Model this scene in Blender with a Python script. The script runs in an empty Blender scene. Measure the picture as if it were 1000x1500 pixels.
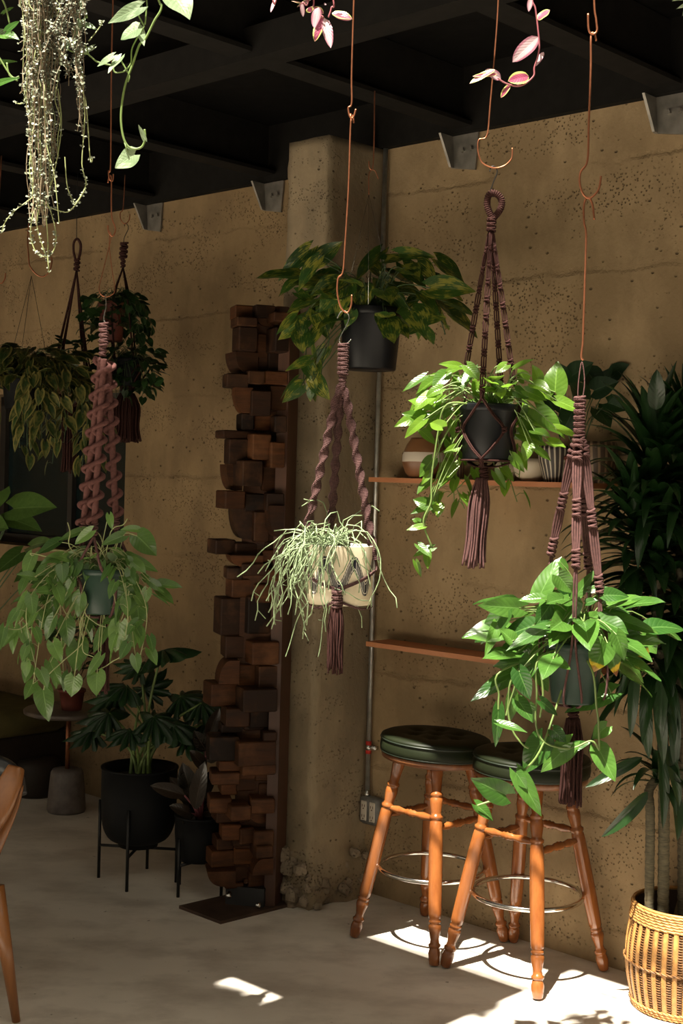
import bpy, math, random
from mathutils import Vector as V, Matrix
R = random.Random(7)
PI = math.pi
C = bpy.context.scene.collection
# ------------------------------------------------------------------ camera model
F = 2000.0; H = 1.65
PITCH = math.atan(50.5 / F); ROLL = .028
FW = V((0, math.cos(PITCH), -math.sin(PITCH))); U0 = V((0, math.sin(PITCH), math.cos(PITCH))); R0 = V((1, 0, 0))
RT = R0 * math.cos(ROLL) + U0 * math.sin(ROLL); UP = U0 * math.cos(ROLL) - R0 * math.sin(ROLL)
EYE = V((0, 0, H))
def ray(x, y): return FW + RT * ((x - 500) / F) - UP * ((y - 750) / F)
def G(x, y, z=0):
    d = ray(x, y); return EYE + d * ((z - H) / d.z)
def P(x, y, dep):
    d = ray(x, y); return EYE + d * (dep / d.y)
def PZ(x, y, q):            # point on the vertical axis through q that is seen at row y
    d = ray(x, y); return V((q.x, q.y, H + d.z * q.y / d.y))
A0 = G(544, 1309); A1 = G(894, 1417)
T = (A1 - A0).normalized(); N = V((T.y, -T.x, 0))
if N.dot(EYE - A0) < 0: N = -N
def UVZ(u, v, z): return A0 + T * u + N * v + V((0, 0, z))
def W(x, y, off=0):
    d = ray(x, y); s = N.dot(A0 + N * off - EYE) / N.dot(d); return EYE + d * s
def uvz(q): return ((q - A0).dot(T), (q - A0).dot(N), q.z)
CEIL = 2.945

# ------------------------------------------------------------------ materials
def nt(name):
    m = bpy.data.materials.new(name); m.use_nodes = True; t = m.node_tree
    return m, t, t.nodes['Principled BSDF']
def nd(t, kind, ins=None, **kw):
    n = t.nodes.new(kind)
    for k, v in kw.items(): setattr(n, k, v)
    for k, v in (ins or {}).items():
        if hasattr(v, 'is_output'): t.links.new(v, n.inputs[k])
        else: n.inputs[k].default_value = v
    return n
def mth(t, op, a, b=0.0, c=0.0):
    return nd(t, 'ShaderNodeMath', {0: a, 1: b, 2: c}, operation=op).outputs[0]
def ramp(t, fac, stops):
    n = nd(t, 'ShaderNodeValToRGB', {0: fac}); e = n.color_ramp.elements
    while len(e) < len(stops): e.new(.5)
    for i, (p, c) in enumerate(stops):
        e[i].position = p; e[i].color = (c if len(c) == 4 else (*c, 1)) if not isinstance(c, (int, float)) else (c, c, c, 1)
    return n.outputs[0]
def mix(t, fac, a, b):
    n = nd(t, 'ShaderNodeMix', None, data_type='RGBA')
    for k, v in ((0, fac), (6, a), (7, b)):
        if hasattr(v, 'is_output'): t.links.new(v, n.inputs[k])
        else: n.inputs[k].default_value = v if k == 0 else ((*v, 1) if len(v) == 3 else v)
    return n.outputs[2]
def noise(t, vec, sc, det=4, rough=.55):
    return nd(t, 'ShaderNodeTexNoise', {'Vector': vec, 'Scale': sc, 'Detail': det, 'Roughness': rough}).outputs[0]
def bump(t, b, h, st, dist=.01):
    n = nd(t, 'ShaderNodeBump', {'Height': h, 'Strength': st, 'Distance': dist})
    t.links.new(n.outputs[0], b.inputs['Normal'])
def objc(t): return nd(t, 'ShaderNodeTexCoord').outputs['Object']
def scalev(t, vec, s): return nd(t, 'ShaderNodeMapping', {0: vec, 3: s}).outputs[0]

def plain(name, col, rough=.6, metal=0, var=.25, sc=20, bmp=0, stretch=None, spec=.5):
    m, t, b = nt(name); vec = objc(t)
    if stretch: vec = scalev(t, vec, stretch)
    n = noise(t, vec, sc)
    c2 = tuple(max(0, x * (1 - var)) for x in col); c1 = tuple(min(1, x * (1 + var)) for x in col)
    t.links.new(ramp(t, n, [(.3, c2), (.7, c1)]), b.inputs['Base Color'])
    b.inputs['Roughness'].default_value = rough; b.inputs['Metallic'].default_value = metal
    b.inputs['Specular IOR Level'].default_value = spec
    if bmp: bump(t, b, n, bmp, .004)
    return m

def concrete_wall(name, a, bcol, dark, lines=True, sc=1.0):
    m, t, b = nt(name); vec = objc(t)
    big = noise(t, vec, 1.1 * sc, 5, .6); med = noise(t, scalev(t, vec, (1, 1, .6)), 4.5, 6, .62); fine = noise(t, vec, 60, 4, .7)
    c = mix(t, ramp(t, big, [(.36, 0), (.66, 1)]), a, bcol)
    c = mix(t, ramp(t, med, [(.42, .6), (.62, 0)]), c, dark)
    # pits
    vo = nd(t, 'ShaderNodeTexVoronoi', {'Vector': vec, 'Scale': 85.0, 'Randomness': 1.0})
    vo2 = nd(t, 'ShaderNodeTexVoronoi', {'Vector': scalev(t, vec, (1, 1, 1.4)), 'Scale': 17.0, 'Randomness': 1.0})
    msk = ramp(t, noise(t, scalev(t, vec, (1, 1, 2.4)), 2.3, 5, .65), [(.5, 0), (.62, 1)])
    pit = mth(t, 'MULTIPLY', ramp(t, vo.outputs[0], [(.16, 1), (.30, 0)]), msk)
    pit2 = mth(t, 'MULTIPLY', ramp(t, vo2.outputs[0], [(.05, 1), (.12, 0)]), .9)
    pits = mth(t, 'MAXIMUM', pit, pit2)
    c = mix(t, mth(t, 'MULTIPLY', pits, .75), c, (.07, .045, .025))
    hgt = mth(t, 'MULTIPLY', fine, .12)
    hgt = mth(t, 'ADD', hgt, mth(t, 'MULTIPLY', med, .8))
    hgt = mth(t, 'SUBTRACT', hgt, mth(t, 'MULTIPLY', pits, .7))
    if lines:
        sep = nd(t, 'ShaderNodeSeparateXYZ', {0: vec})
        wob = mth(t, 'MULTIPLY', noise(t, vec, 2.6, 8, .8), .10)
        z = mth(t, 'ADD', sep.outputs[2], wob)
        fr = mth(t, 'ABSOLUTE', mth(t, 'SUBTRACT', mth(t, 'FRACT', mth(t, 'DIVIDE', z, .375)), .5))
        ln = ramp(t, fr, [(0, 1), (.035, 0)])
        ln = mth(t, 'MULTIPLY', ln, ramp(t, noise(t, vec, 2.7, 3), [(.38, 0), (.6, 1)]))
        c = mix(t, mth(t, 'MULTIPLY', ln, .4), c, dark)
        hgt = mth(t, 'SUBTRACT', hgt, mth(t, 'MULTIPLY', ln, mth(t, 'MULTIPLY', noise(t, vec, 25, 3), .7)))
    t.links.new(c, b.inputs['Base Color'])
    b.inputs['Roughness'].default_value = .82; b.inputs['Specular IOR Level'].default_value = .3
    bump(t, b, hgt, .75, .018)
    return m

def floor_mat():
    m, t, b = nt('polished_concrete'); vec = objc(t)
    big = noise(t, vec, 1.3, 4, .55); med = noise(t, scalev(t, vec, (1, 1.6, 1)), 3.4, 6, .62); fine = noise(t, vec, 70, 3, .7)
    c = mix(t, ramp(t, big, [(.35, 0), (.65, 1)]), (.60, .55, .48), (.74, .69, .61))
    c = mix(t, ramp(t, med, [(.34, .65), (.55, 0)]), c, (.38, .33, .28))
    sp = ramp(t, noise(t, vec, 34, 2, .5), [(.72, 0), (.76, .7)])
    c = mix(t, sp, c, (.13, .1, .08))
    t.links.new(c, b.inputs['Base Color'])
    t.links.new(ramp(t, med, [(.3, .42), (.7, .62)]), b.inputs['Roughness'])
    bump(t, b, mth(t, 'ADD', mth(t, 'MULTIPLY', fine, .2), med), .15, .006)
    return m

def leaf_mat(name, dark, light, vari=0, vcol=(.5, .6, .15), trans=.35, rough=.32, edge=False, tcol=None, veins=1.0):
    m, t, b = nt(name)
    uv = nd(t, 'ShaderNodeUVMap').outputs[0]; sep = nd(t, 'ShaderNodeSeparateXYZ', {0: uv})
    u, v = sep.outputs[0], sep.outputs[1]
    var = nd(t, 'ShaderNodeAttribute', attribute_name='var').outputs['Fac']
    av = mth(t, 'ABSOLUTE', mth(t, 'SUBTRACT', v, .5))
    c = mix(t, var, dark, light)
    n = noise(t, objc(t), 40, 3)
    c = mix(t, mth(t, 'MULTIPLY', ramp(t, n, [(.35, 0), (.7, 1)]), .35), c, tuple(x * .6 for x in dark))
    mid = ramp(t, av, [(.012, 1), (.035, 0)])
    ve = mth(t, 'ABSOLUTE', mth(t, 'SUBTRACT', mth(t, 'FRACT', mth(t, 'MULTIPLY', mth(t, 'SUBTRACT', u, mth(t, 'MULTIPLY', av, .55)), 8.0)), .5))
    vein = mth(t, 'MULTIPLY', ramp(t, ve, [(.0, 1), (.10, 0)]), .3)
    c = mix(t, mth(t, 'MULTIPLY', mth(t, 'MAXIMUM', mid, vein), .42 * veins), c, tuple(min(1, x * 1.6 + .04) for x in light))
    if vari:
        ns = nd(t, 'ShaderNodeTexNoise', {'Vector': scalev(t, objc(t), (1, 1, 1)), 'Scale': 26.0, 'Detail': 4.0}).outputs[0]
        st = nd(t, 'ShaderNodeTexNoise', {'Vector': scalev(t, uv, (2.5, 9, 1)), 'Scale': 1.6, 'Detail': 3.0}).outputs[0]
        vv = mth(t, 'MULTIPLY', mth(t, 'ADD', ns, st), .5)
        c = mix(t, mth(t, 'MULTIPLY', ramp(t, vv, [(.5, 0), (.57, 1)]), vari), c, vcol)
    if edge:
        c = mix(t, ramp(t, av, [(.30, 0), (.38, .85)]), c, vcol)
    if name == 'pothos_leaf':
        # leaves flagged with a negative shade carry a yellow and brown scorched patch at the tip
        sc = nd(t, 'ShaderNodeAttribute', attribute_name='scorch').outputs['Fac']
        e = mth(t, 'ADD', u, mth(t, 'MULTIPLY', noise(t, objc(t), 60, 3), .25))
        c = mix(t, mth(t, 'MULTIPLY', sc, ramp(t, e, [(.78, 0), (.84, 1)])), c, (.75, .52, .03))
        c = mix(t, mth(t, 'MULTIPLY', sc, ramp(t, e, [(.93, 0), (.97, 1)])), c, (.20, .05, .01))
    t.links.new(c, b.inputs['Base Color'])
    b.inputs['Roughness'].default_value = rough
    b.inputs['Specular IOR Level'].default_value = .5
    bump(t, b, mth(t, 'SUBTRACT', mth(t, 'MULTIPLY', ramp(t, ve, [(0, 0), (.5, 1)]), .8), mid), .16, .002)
    tr = nd(t, 'ShaderNodeBsdfTranslucent')
    if tcol: tr.inputs[0].default_value = (*tcol, 1)
    else: t.links.new(mix(t, .5, c, tuple(min(1, x * 2.2) for x in light)), tr.inputs[0])
    ms = nd(t, 'ShaderNodeMixShader', {0: trans}); t.links.new(b.outputs[0], ms.inputs[1]); t.links.new(tr.outputs[0], ms.inputs[2])
    t.links.new(ms.outputs[0], t.nodes['Material Output'].inputs[0])
    return m

def wood(name, c1, c2, rough=.35, sc=(1, 1, .12), s=30, coat=0):
    m, t, b = nt(name); vec = scalev(t, objc(t), sc)
    n = noise(t, vec, s, 6, .65); n2 = noise(t, vec, s * .2, 3)
    c = mix(t, ramp(t, n, [(.3, 0), (.7, 1)]), c1, c2)
    c = mix(t, ramp(t, n2, [(.4, .35), (.6, 0)]), c, tuple(x * .35 for x in c1))
    t.links.new(c, b.inputs['Base Color']); b.inputs['Roughness'].default_value = rough
    b.inputs['Coat Weight'].default_value = coat; b.inputs['Coat Roughness'].default_value = .2
    bump(t, b, n, .15, .002)
    return m

def rope_mat(name, col):
    m, t, b = nt(name); vec = objc(t)
    sep = nd(t, 'ShaderNodeSeparateXYZ', {0: vec})
    w = mth(t, 'SINE', mth(t, 'MULTIPLY', mth(t, 'ADD', sep.outputs[2], mth(t, 'MULTIPLY', sep.outputs[0], .7)), 1900.0))
    n = noise(t, vec, 160, 3)
    c = mix(t, ramp(t, mth(t, 'ADD', mth(t, 'MULTIPLY', w, .25), n), [(.2, 0), (.8, 1)]), tuple(x * .55 for x in col), tuple(x * 1.3 for x in col))
    t.links.new(c, b.inputs['Base Color']); b.inputs['Roughness'].default_value = .95
    b.inputs['Specular IOR Level'].default_value = .15
    bump(t, b, mth(t, 'ADD', mth(t, 'MULTIPLY', w, .4), n), .5, .0015)
    return m

def block_mat():
    m, t, b = nt('salvaged_timber'); vec = objc(t)
    oi = nd(t, 'ShaderNodeAttribute', attribute_name='var').outputs['Fac']
    n = noise(t, scalev(t, vec, (6, 6, 50)), 1.0, 6, .7)
    n2 = noise(t, vec, 9, 4)
    c = mix(t, oi, (.010, .005, .003), (.115, .040, .012))
    c = mix(t, ramp(t, n, [(.35, .7), (.65, 0)]), c, (.012, .006, .004))
    c = mix(t, ramp(t, n2, [(.5, 0), (.75, .35)]), c, (.23, .10, .04))
    t.links.new(c, b.inputs['Base Color']); b.inputs['Roughness'].default_value = .6; b.inputs['Specular IOR Level'].default_value = .18
    bump(t, b, n, .35, .004)
    return m

def pot_pattern():
    m, t, b = nt('cream_glaze_snake_pattern')
    uv = nd(t, 'ShaderNodeUVMap').outputs[0]; sep = nd(t, 'ShaderNodeSeparateXYZ', {0: uv}); u, v = sep.outputs[0], sep.outputs[1]
    ph = mth(t, 'MULTIPLY', u, 2 * PI * 7.0)
    cen = mth(t, 'ADD', .50, mth(t, 'MULTIPLY', mth(t, 'SINE', ph), .21))
    slope = mth(t, 'MULTIPLY', mth(t, 'COSINE', ph), 1.0)
    wid = mth(t, 'ADD', .115, mth(t, 'MULTIPLY', mth(t, 'ABSOLUTE', slope), .05))
    q = mth(t, 'DIVIDE', mth(t, 'SUBTRACT', v, cen), wid)      # -1..1 across the band
    inb = mth(t, 'LESS_THAN', mth(t, 'ABSOLUTE', q), 1.0)
    # bars across the middle of the band, dots along its edges
    arc = mth(t, 'ADD', mth(t, 'MULTIPLY', u, 40.0), mth(t, 'MULTIPLY', mth(t, 'SUBTRACT', cen, .5), mth(t, 'MULTIPLY', mth(t, 'SIGN', slope), 15.0)))
    col = mth(t, 'ABSOLUTE', mth(t, 'SINE', mth(t, 'MULTIPLY', arc, PI)))
    aq = mth(t, 'ABSOLUTE', q)
    zone = mth(t, 'MAXIMUM', mth(t, 'LESS_THAN', aq, .62), mth(t, 'GREATER_THAN', aq, .72))
    msk = mth(t, 'MULTIPLY', inb, mth(t, 'MULTIPLY', zone, mth(t, 'GREATER_THAN', col, .27)))
    c = mix(t, noise(t, uv, 3.0), (.63, .54, .38), (.72, .63, .46))
    c = mix(t, inb, c, (.75, .70, .58)); c = mix(t, msk, c, (.012, .012, .02))
    t.links.new(c, b.inputs['Base Color']); b.inputs['Roughness'].default_value = .35
    return m

def stripe_mat(name, a, bb, freq, vert=True):
    m, t, b = nt(name)
    uv = nd(t, 'ShaderNodeUVMap').outputs[0]; sep = nd(t, 'ShaderNodeSeparateXYZ', {0: uv})
    w = mth(t, 'SINE', mth(t, 'MULTIPLY', mth(t, 'ADD', sep.outputs[0 if vert else 1], mth(t, 'MULTIPLY', sep.outputs[1], .02)), freq))
    t.links.new(mix(t, ramp(t, w, [(.45, 0), (.55, 1)]), a, bb), b.inputs['Base Color'])
    b.inputs['Roughness'].default_value = .5
    return m

def banded_mat(name, stops):
    m, t, b = nt(name)
    uv = nd(t, 'ShaderNodeUVMap').outputs[0]; sep = nd(t, 'ShaderNodeSeparateXYZ', {0: uv})
    v = mth(t, 'ADD', sep.outputs[1], mth(t, 'MULTIPLY', noise(t, uv, 6), .03))
    n = nd(t, 'ShaderNodeValToRGB', {0: v}); n.color_ramp.interpolation = 'CONSTANT'; e = n.color_ramp.elements
    while len(e) < len(stops): e.new(.5)
    for i, (p, c) in enumerate(stops): e[i].position = p; e[i].color = (*c, 1)
    t.links.new(n.outputs[0], b.inputs['Base Color']); b.inputs['Roughness'].default_value = .4
    return m

M = {}
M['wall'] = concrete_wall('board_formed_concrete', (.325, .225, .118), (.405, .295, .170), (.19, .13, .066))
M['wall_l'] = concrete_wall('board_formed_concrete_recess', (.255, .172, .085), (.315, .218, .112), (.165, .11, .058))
M['pier'] = concrete_wall('pier_concrete', (.25, .195, .12), (.33, .255, .16), (.15, .115, .075), lines=False)
M['rubble'] = concrete_wall('broken_concrete', (.25, .195, .13), (.36, .29, .21), (.08, .06, .04), lines=False, sc=6)
M['floor'] = floor_mat()
M['ceil'] = plain('black_painted_ceiling', (.006, .0055, .005), .9, spec=.05)
M['beam'] = plain('black_painted_beam', (.009, .008, .007), .8, spec=.12)
M['gal'] = plain('galvanised_steel', (.27, .25, .22), .5, .7, .3, 14)
M['conduit'] = plain('steel_conduit', (.5, .5, .47), .35, .8)
M['copper'] = plain('copper_rod', (.34, .13, .065), .35, .8, .2, 60)
M['blackwire'] = plain('black_wire', (.02, .02, .02), .4, .6)
M['steel'] = plain('bright_steel', (.6, .6, .58), .25, 1)
M['chrome'] = plain('chrome', (.72, .70, .66), .12, 1, .05)
M['rope'] = rope_mat('aubergine_cotton_rope', (.095, .050, .047))
M['ropep'] = rope_mat('mauve_cotton_rope', (.105, .052, .048))
M['roped'] = rope_mat('brown_cotton_rope', (.045, .018, .015))
M['vinyl'] = plain('dark_green_vinyl', (.009, .012, .0045), .5, 0, .2, 8, spec=.18)
M['vinyl_pipe'] = plain('green_vinyl_piping', (.010, .016, .009), .45)
M['legwood'] = wood('varnished_maple', (.20, .058, .013), (.34, .115, .028), .26, (1, 1, .15), 30, .4)
M['seatwood'] = wood('dark_seat_wood', (.13, .045, .018), (.22, .085, .03), .35)
M['shelf'] = wood('red_oak_shelf', (.42, .15, .055), (.52, .21, .085), .5, (.3, .3, 1), 24)
M['block'] = block_mat()
M['plank'] = wood('rusty_back_plank', (.05, .018, .008), (.10, .036, .014), .55, (1, 1, .1), 16)
M['rust'] = plain('rusted_steel_plate', (.065, .038, .026), .6, .3, .5, 9, .3)
M['rubberdark'] = plain('black_rubber', (.015, .015, .016), .5)
M['blackpot'] = plain('black_plastic', (.006, .0065, .008), .38, 0, .1, spec=.22)
M['charpot'] = plain('matte_black_planter', (.006, .0065, .007), .6, 0, .1, spec=.15)
M['greenpot'] = plain('dark_green_plastic', (.018, .038, .028), .38, 0, .1, spec=.3)
M['soil'] = plain('potting_soil', (.03, .02, .013), .95, 0, .5, 60, .8)
M['cream'] = pot_pattern()
M['creamin'] = plain('cream_glaze', (.74, .68, .56), .35, 0, .05)
M['pothos'] = leaf_mat('pothos_leaf', (.018, .062, .011), (.075, .17, .026), trans=.24, rough=.24)
M['neon'] = leaf_mat('young_pothos_leaf', (.04, .105, .012), (.15, .27, .025), trans=.42, rough=.28)
M['heart'] = leaf_mat('heartleaf_leaf', (.035, .085, .02), (.12, .22, .05), trans=.25, rough=.27)
M['varie'] = leaf_mat('variegated_pothos_leaf', (.014, .050, .010), (.05, .12, .018), .9, (.34, .33, .05), trans=.25)
M['edgeleaf'] = leaf_mat('cream_edged_leaf', (.014, .034, .009), (.028, .06, .014), .5, (.24, .20, .06), trans=.2, edge=True)
M['satin'] = leaf_mat('silver_satin_leaf', (.12, .19, .09), (.24, .32, .18), .8, (.42, .50, .34), trans=.3)
M['trad'] = leaf_mat('purple_striped_leaf', (.20, .035, .07), (.33, .07, .13), 0, trans=.3, edge=True)
M['tradp'] = leaf_mat('silver_purple_leaf', (.40, .27, .30), (.50, .36, .38), 0, (.24, .05, .10), trans=.35, edge=True)
M['drac'] = leaf_mat('dracaena_leaf', (.008, .026, .007), (.016, .045, .011), trans=.08, rough=.28, veins=.3)
M['philo'] = leaf_mat('split_leaf', (.009, .030, .009), (.022, .060, .016), trans=.15, rough=.35)
M['rubber'] = leaf_mat('rubber_plant_leaf', (.016, .014, .010), (.035, .022, .014), trans=.05, rough=.2)
M['ivy'] = leaf_mat('ivy_leaf', (.015, .04, .012), (.03, .075, .018), trans=.2)
M['stemg'] = plain('green_stem', (.12, .18, .045), .5)
M['stempale'] = plain('pale_green_stem', (.26, .29, .12), .5)
M['stemd'] = plain('dark_green_stem', (.05, .09, .03), .5)
M['stemp'] = plain('purple_stem', (.22, .06, .07), .5)
M['stemb'] = plain('brown_dry_vine', (.16, .12, .07), .7)
M['sohleaf'] = plain('tiny_silver_leaf', (.15, .165, .11), .5, 0, .35, 90)
M['cactus'] = plain('mistletoe_cactus_stem', (.22, .29, .15), .5, 0, .45, 60)
M['cane'] = plain('dracaena_cane', (.09, .075, .042), .8, 0, .45, 40, .5, (1, 1, 6))
M['wicker'] = plain('honey_wicker', (.44, .215, .062), .45, 0, .3, 50)
M['wickerw'] = plain('wicker_weave', (.20, .09, .026), .55, 0, .4, 90)
M['basketin'] = plain('basket_liner', (.05, .028, .016), .8)
M['terra'] = plain('terracotta', (.13, .030, .018), .6)
M['stone'] = plain('speckled_grey_stone', (.14, .12, .11), .55, 0, .3, 20)
M['tabletop'] = plain('brown_stone_top', (.10, .078, .062), .4, 0, .3, 12)
M['olive'] = plain('olive_velvet', (.085, .070, .018), .8, 0, .2, 12)
M['darkwood'] = plain('dark_brown_base', (.022, .014, .009), .7)
M['leather'] = plain('black_leather', (.03, .032, .036), .35, 0, .2, 30, .2)
M['chairwood'] = wood('honey_walnut', (.20, .075, .022), (.34, .135, .04), .3, (1, 1, .15), 24, .4)
M['frame'] = plain('dark_window_frame', (.02, .016, .012), .6)
M['box'] = plain('grey_outlet_box', (.20, .20, .19), .5, .3)
M['outlet'] = plain('ivory_outlet', (.62, .56, .47), .45, 0, .05)
M['slot'] = plain('outlet_slot', (.10, .05, .03), .6)
M['redtape'] = plain('red_tape', (.50, .03, .02), .5)
M['vase_b'] = banded_mat('banded_vase', [(0, (.20, .085, .035)), (.42, (.60, .52, .42)), (.66, (.22, .10, .04))])
M['vase_w'] = plain('white_ceramic', (.50, .42, .31), .4, 0, .08)
M['vase_s'] = stripe_mat('striped_vase', (.03, .022, .018), (.42, .36, .27), 130)
M['vase_t'] = stripe_mat('ribbed_vase', (.06, .035, .02), (.22, .14, .08), 110)
M['tray'] = wood('pale_wood_tray', (.25, .15, .07), (.33, .21, .10), .6)
def glass_mat(name, col, rough=.03):
    m, t, b = nt(name); b.inputs['Base Color'].default_value = (*col, 1)
    b.inputs['Transmission Weight'].default_value = .9; b.inputs['Roughness'].default_value = rough
    b.inputs['IOR'].default_value = 1.45
    return m
M['glass'] = plain('dark_teal_glass', (.006, .013, .014), .08)
M['jar'] = glass_mat('jar_glass', (.7, .8, .75))

# ------------------------------------------------------------------ mesh builder
class MB:
    def __init__(s): s.v = []; s.f = []; s.uv = []; s.var = []; s.sc = []; s.flat = False
    def add(s, vs, fs, uvs=None, var=.5, sc=0.):
        o = len(s.v); s.v += [V(q) for q in vs]; s.f += [tuple(i + o for i in f) for f in fs]
        s.uv += list(uvs) if uvs else [(0, 0)] * len(vs)
        s.var += [var] * len(vs); s.sc += [sc] * len(vs)
    def tube(s, pts, r, seg=6, closed=False, cap=True, var=.5, ell=None):
        pts = [V(p) for p in pts]; n = len(pts); rs = r if isinstance(r, (list, tuple)) else [r] * n
        vs = []; fs = []; nn = None
        for i, p in enumerate(pts):
            a = pts[i - 1] if (i > 0 or closed) else p; b = pts[(i + 1) % n] if (i < n - 1 or closed) else p
            d = (b - a)
            if d.length < 1e-9: d = V((0, 0, 1))
            d.normalize()
            if nn is None:
                nn = d.orthogonal().normalized()
            else:
                nn = nn - d * nn.dot(d)
                nn = nn.normalized() if nn.length > 1e-6 else d.orthogonal().normalized()
            bb = d.cross(nn)
            for k in range(seg):
                an = 2 * PI * k / seg
                vs.append(p + nn * (math.cos(an) * rs[i]) + bb * (math.sin(an) * rs[i]))
        m = n if closed else n - 1
        for i in range(m):
            for k in range(seg):
                a = i * seg + k; b = i * seg + (k + 1) % seg; c = ((i + 1) % n) * seg + (k + 1) % seg; d = ((i + 1) % n) * seg + k
                fs.append((a, b, c, d))
        if cap and not closed:
            fs.append(tuple(range(seg - 1, -1, -1))); fs.append(tuple((n - 1) * seg + k for k in range(seg)))
        s.add(vs, fs, None, var)
    def lathe(s, prof, cen, seg=32, M4=None, var=.5, a0=0):
        cen = V(cen); vs = []; fs = []; uvs = []
        zs = [p[1] for p in prof]; z0, z1 = min(zs), max(zs)
        for (r, z) in prof:
            for k in range(seg + 1):
                an = a0 + 2 * PI * k / seg; q = V((max(r, 1e-4) * math.cos(an), max(r, 1e-4) * math.sin(an), z))
                if M4: q = M4 @ q
                vs.append(cen + q); uvs.append((k / seg, (z - z0) / max(1e-6, z1 - z0)))
        for i in range(len(prof) - 1):
            for k in range(seg):
                a = i * (seg + 1) + k
                fs.append((a, a + 1, a + seg + 2, a + seg + 1))
        s.add(vs, fs, uvs, var)
    def box(s, cen, size, X=V((1, 0, 0)), Y=V((0, 1, 0)), Z=V((0, 0, 1)), var=.5, bev=0):
        cen = V(cen); hx, hy, hz = [q / 2 for q in size]
        if not bev:
            vs = [cen + X * (a * hx) + Y * (b * hy) + Z * (c * hz) for a in (-1, 1) for b in (-1, 1) for c in (-1, 1)]
            s.add(vs, [(0, 1, 3, 2), (4, 6, 7, 5), (0, 4, 5, 1), (2, 3, 7, 6), (0, 2, 6, 4), (1, 5, 7, 3)], None, var); return
        b = bev; ring = []
        def outline(ix, iy): return [(ix, -iy + 0), (ix, iy)]
        def loop(hx, hy, c):
            q = [(hx - c, -hy), (hx, -hy + c), (hx, hy - c), (hx - c, hy), (-hx + c, hy), (-hx, hy - c), (-hx, -hy + c), (-hx + c, -hy)]
            return q
        lv = [(-hz, b), (-hz + b, 0), (hz - b, 0), (hz, b)]; vs = []
        for z, ins in lv:
            for (x, y) in loop(hx - ins, hy - ins, b): vs.append(cen + X * x + Y * y + Z * z)
        fs = [tuple(range(7, -1, -1)), tuple(range(24, 32))]
        for i in range(3):
            for k in range(8): fs.append((i * 8 + k, i * 8 + (k + 1) % 8, (i + 1) * 8 + (k + 1) % 8, (i + 1) * 8 + k))
        s.add(vs, fs, None, var)
    def prism(s, poly, d, var=.5):      # poly: world points, extruded by vector d
        n = len(poly); vs = [V(p) for p in poly] + [V(p) + d for p in poly]
        fs = [tuple(range(n)), tuple(range(2 * n - 1, n - 1, -1))] + [(i, i + n, (i + 1) % n + n, (i + 1) % n) for i in range(n)]
        s.add(vs, fs, None, var)
    def leaf(s, B, Tp, w, n, fold=.25, curl=.12, kind='heart', rows=9, cols=6, var=None, sc=0., wave=.0, twist=0.):
        B = V(B); Tp = V(Tp); L = (Tp - B); ln = L.length
        if ln < 1e-5: return
        L.normalize(); n = V(n); S = L.cross(n)
        S = S.normalized() if S.length > 1e-4 else L.orthogonal().normalized()
        n = S.cross(L).normalized()
        vs = []; uvs = []; fs = []; ph = R.random() * 6
        for i in range(rows + 1):
            q = i / rows
            if kind == 'heart': ww = 2.30 * (q + .014) ** .40 * (1 - q) ** 1.02; lb = .24 * (1 - q) ** 4
            elif kind == 'ovate': ww = 2.35 * (q + .003) ** .55 * (1 - q) ** .72; lb = 0
            elif kind == 'strap': ww = min(1, .45 + 2.2 * q) * (1 - q ** 2.6) ** .9; lb = 0
            else: ww = 2.0 * (q + .002) ** .7 * (1 - q) ** .8 * .95; lb = 0
            if i == rows: ww = .012
            for j in range(cols + 1):
                c = j / cols * 2 - 1; x = c * ww * w * .5
                y = (q - lb * abs(c) ** 1.2) * ln
                z = fold * abs(x) - curl * ln * q * q + curl * .33 * ln * q - fold * .5 * x * x / max(w, 1e-4)
                z += wave * w * math.sin(q * 9 + ph + (0 if c > 0 else 2)) * abs(c)
                a = twist * q; xx = x * math.cos(a) - z * math.sin(a); zz = x * math.sin(a) + z * math.cos(a)
                vs.append(B + L * y + S * xx + n * zz); uvs.append((q, (c + 1) / 2))
        for i in range(rows):
            for j in range(cols):
                a = i * (cols + 1) + j; fs.append((a, a + 1, a + cols + 2, a + cols + 1))
        s.add(vs, fs, uvs, R.random() if var is None else var, sc)
    def strap(s, B, d, up, ln, w, droop, rows=10, var=None):
        # long arching leaf: starts at B towards d, bends down under gravity
        B = V(B); d = V(d).normalized(); p = B.copy(); vs = []; uvs = []; fs = []; cols = 4
        S = d.cross(V((0, 0, 1))); S = S.normalized() if S.length > .05 else V((1, 0, 0))
        for i in range(rows + 1):
            q = i / rows
            ww = w * min(1, .5 + 2 * q) * (1 - q ** 2.4) ** .8 if i < rows else .0008
            nn = S.cross(d).normalized()
            for j in range(cols + 1):
                c = j / cols * 2 - 1
                vs.append(p + S * (c * ww * .5) + nn * (abs(c) * ww * .16)); uvs.append((q, (c + 1) / 2))
            p = p + d * (ln / rows); d = (d + V((0, 0, -1)) * (droop / rows) * (.4 + 1.2 * q)).normalized()
        for i in range(rows):
            for j in range(cols):
                a = i * (cols + 1) + j; fs.append((a, a + 1, a + cols + 2, a + cols + 1))
        s.add(vs, fs, uvs, R.random() if var is None else var)

def spline(pts, n=6):
    pts = [V(p) for p in pts]
    if len(pts) < 3: return pts
    out = []
    for i in range(len(pts) - 1):
        p0 = pts[max(i - 1, 0)]; p1 = pts[i]; p2 = pts[i + 1]; p3 = pts[min(i + 2, len(pts) - 1)]
        for k in range(n):
            t = k / n
            out.append(.5 * ((2 * p1) + (p2 - p0) * t + (2 * p0 - 5 * p1 + 4 * p2 - p3) * t * t + (3 * p1 - p0 - 3 * p2 + p3) * t ** 3))
    out.append(pts[-1]); return out

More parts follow.
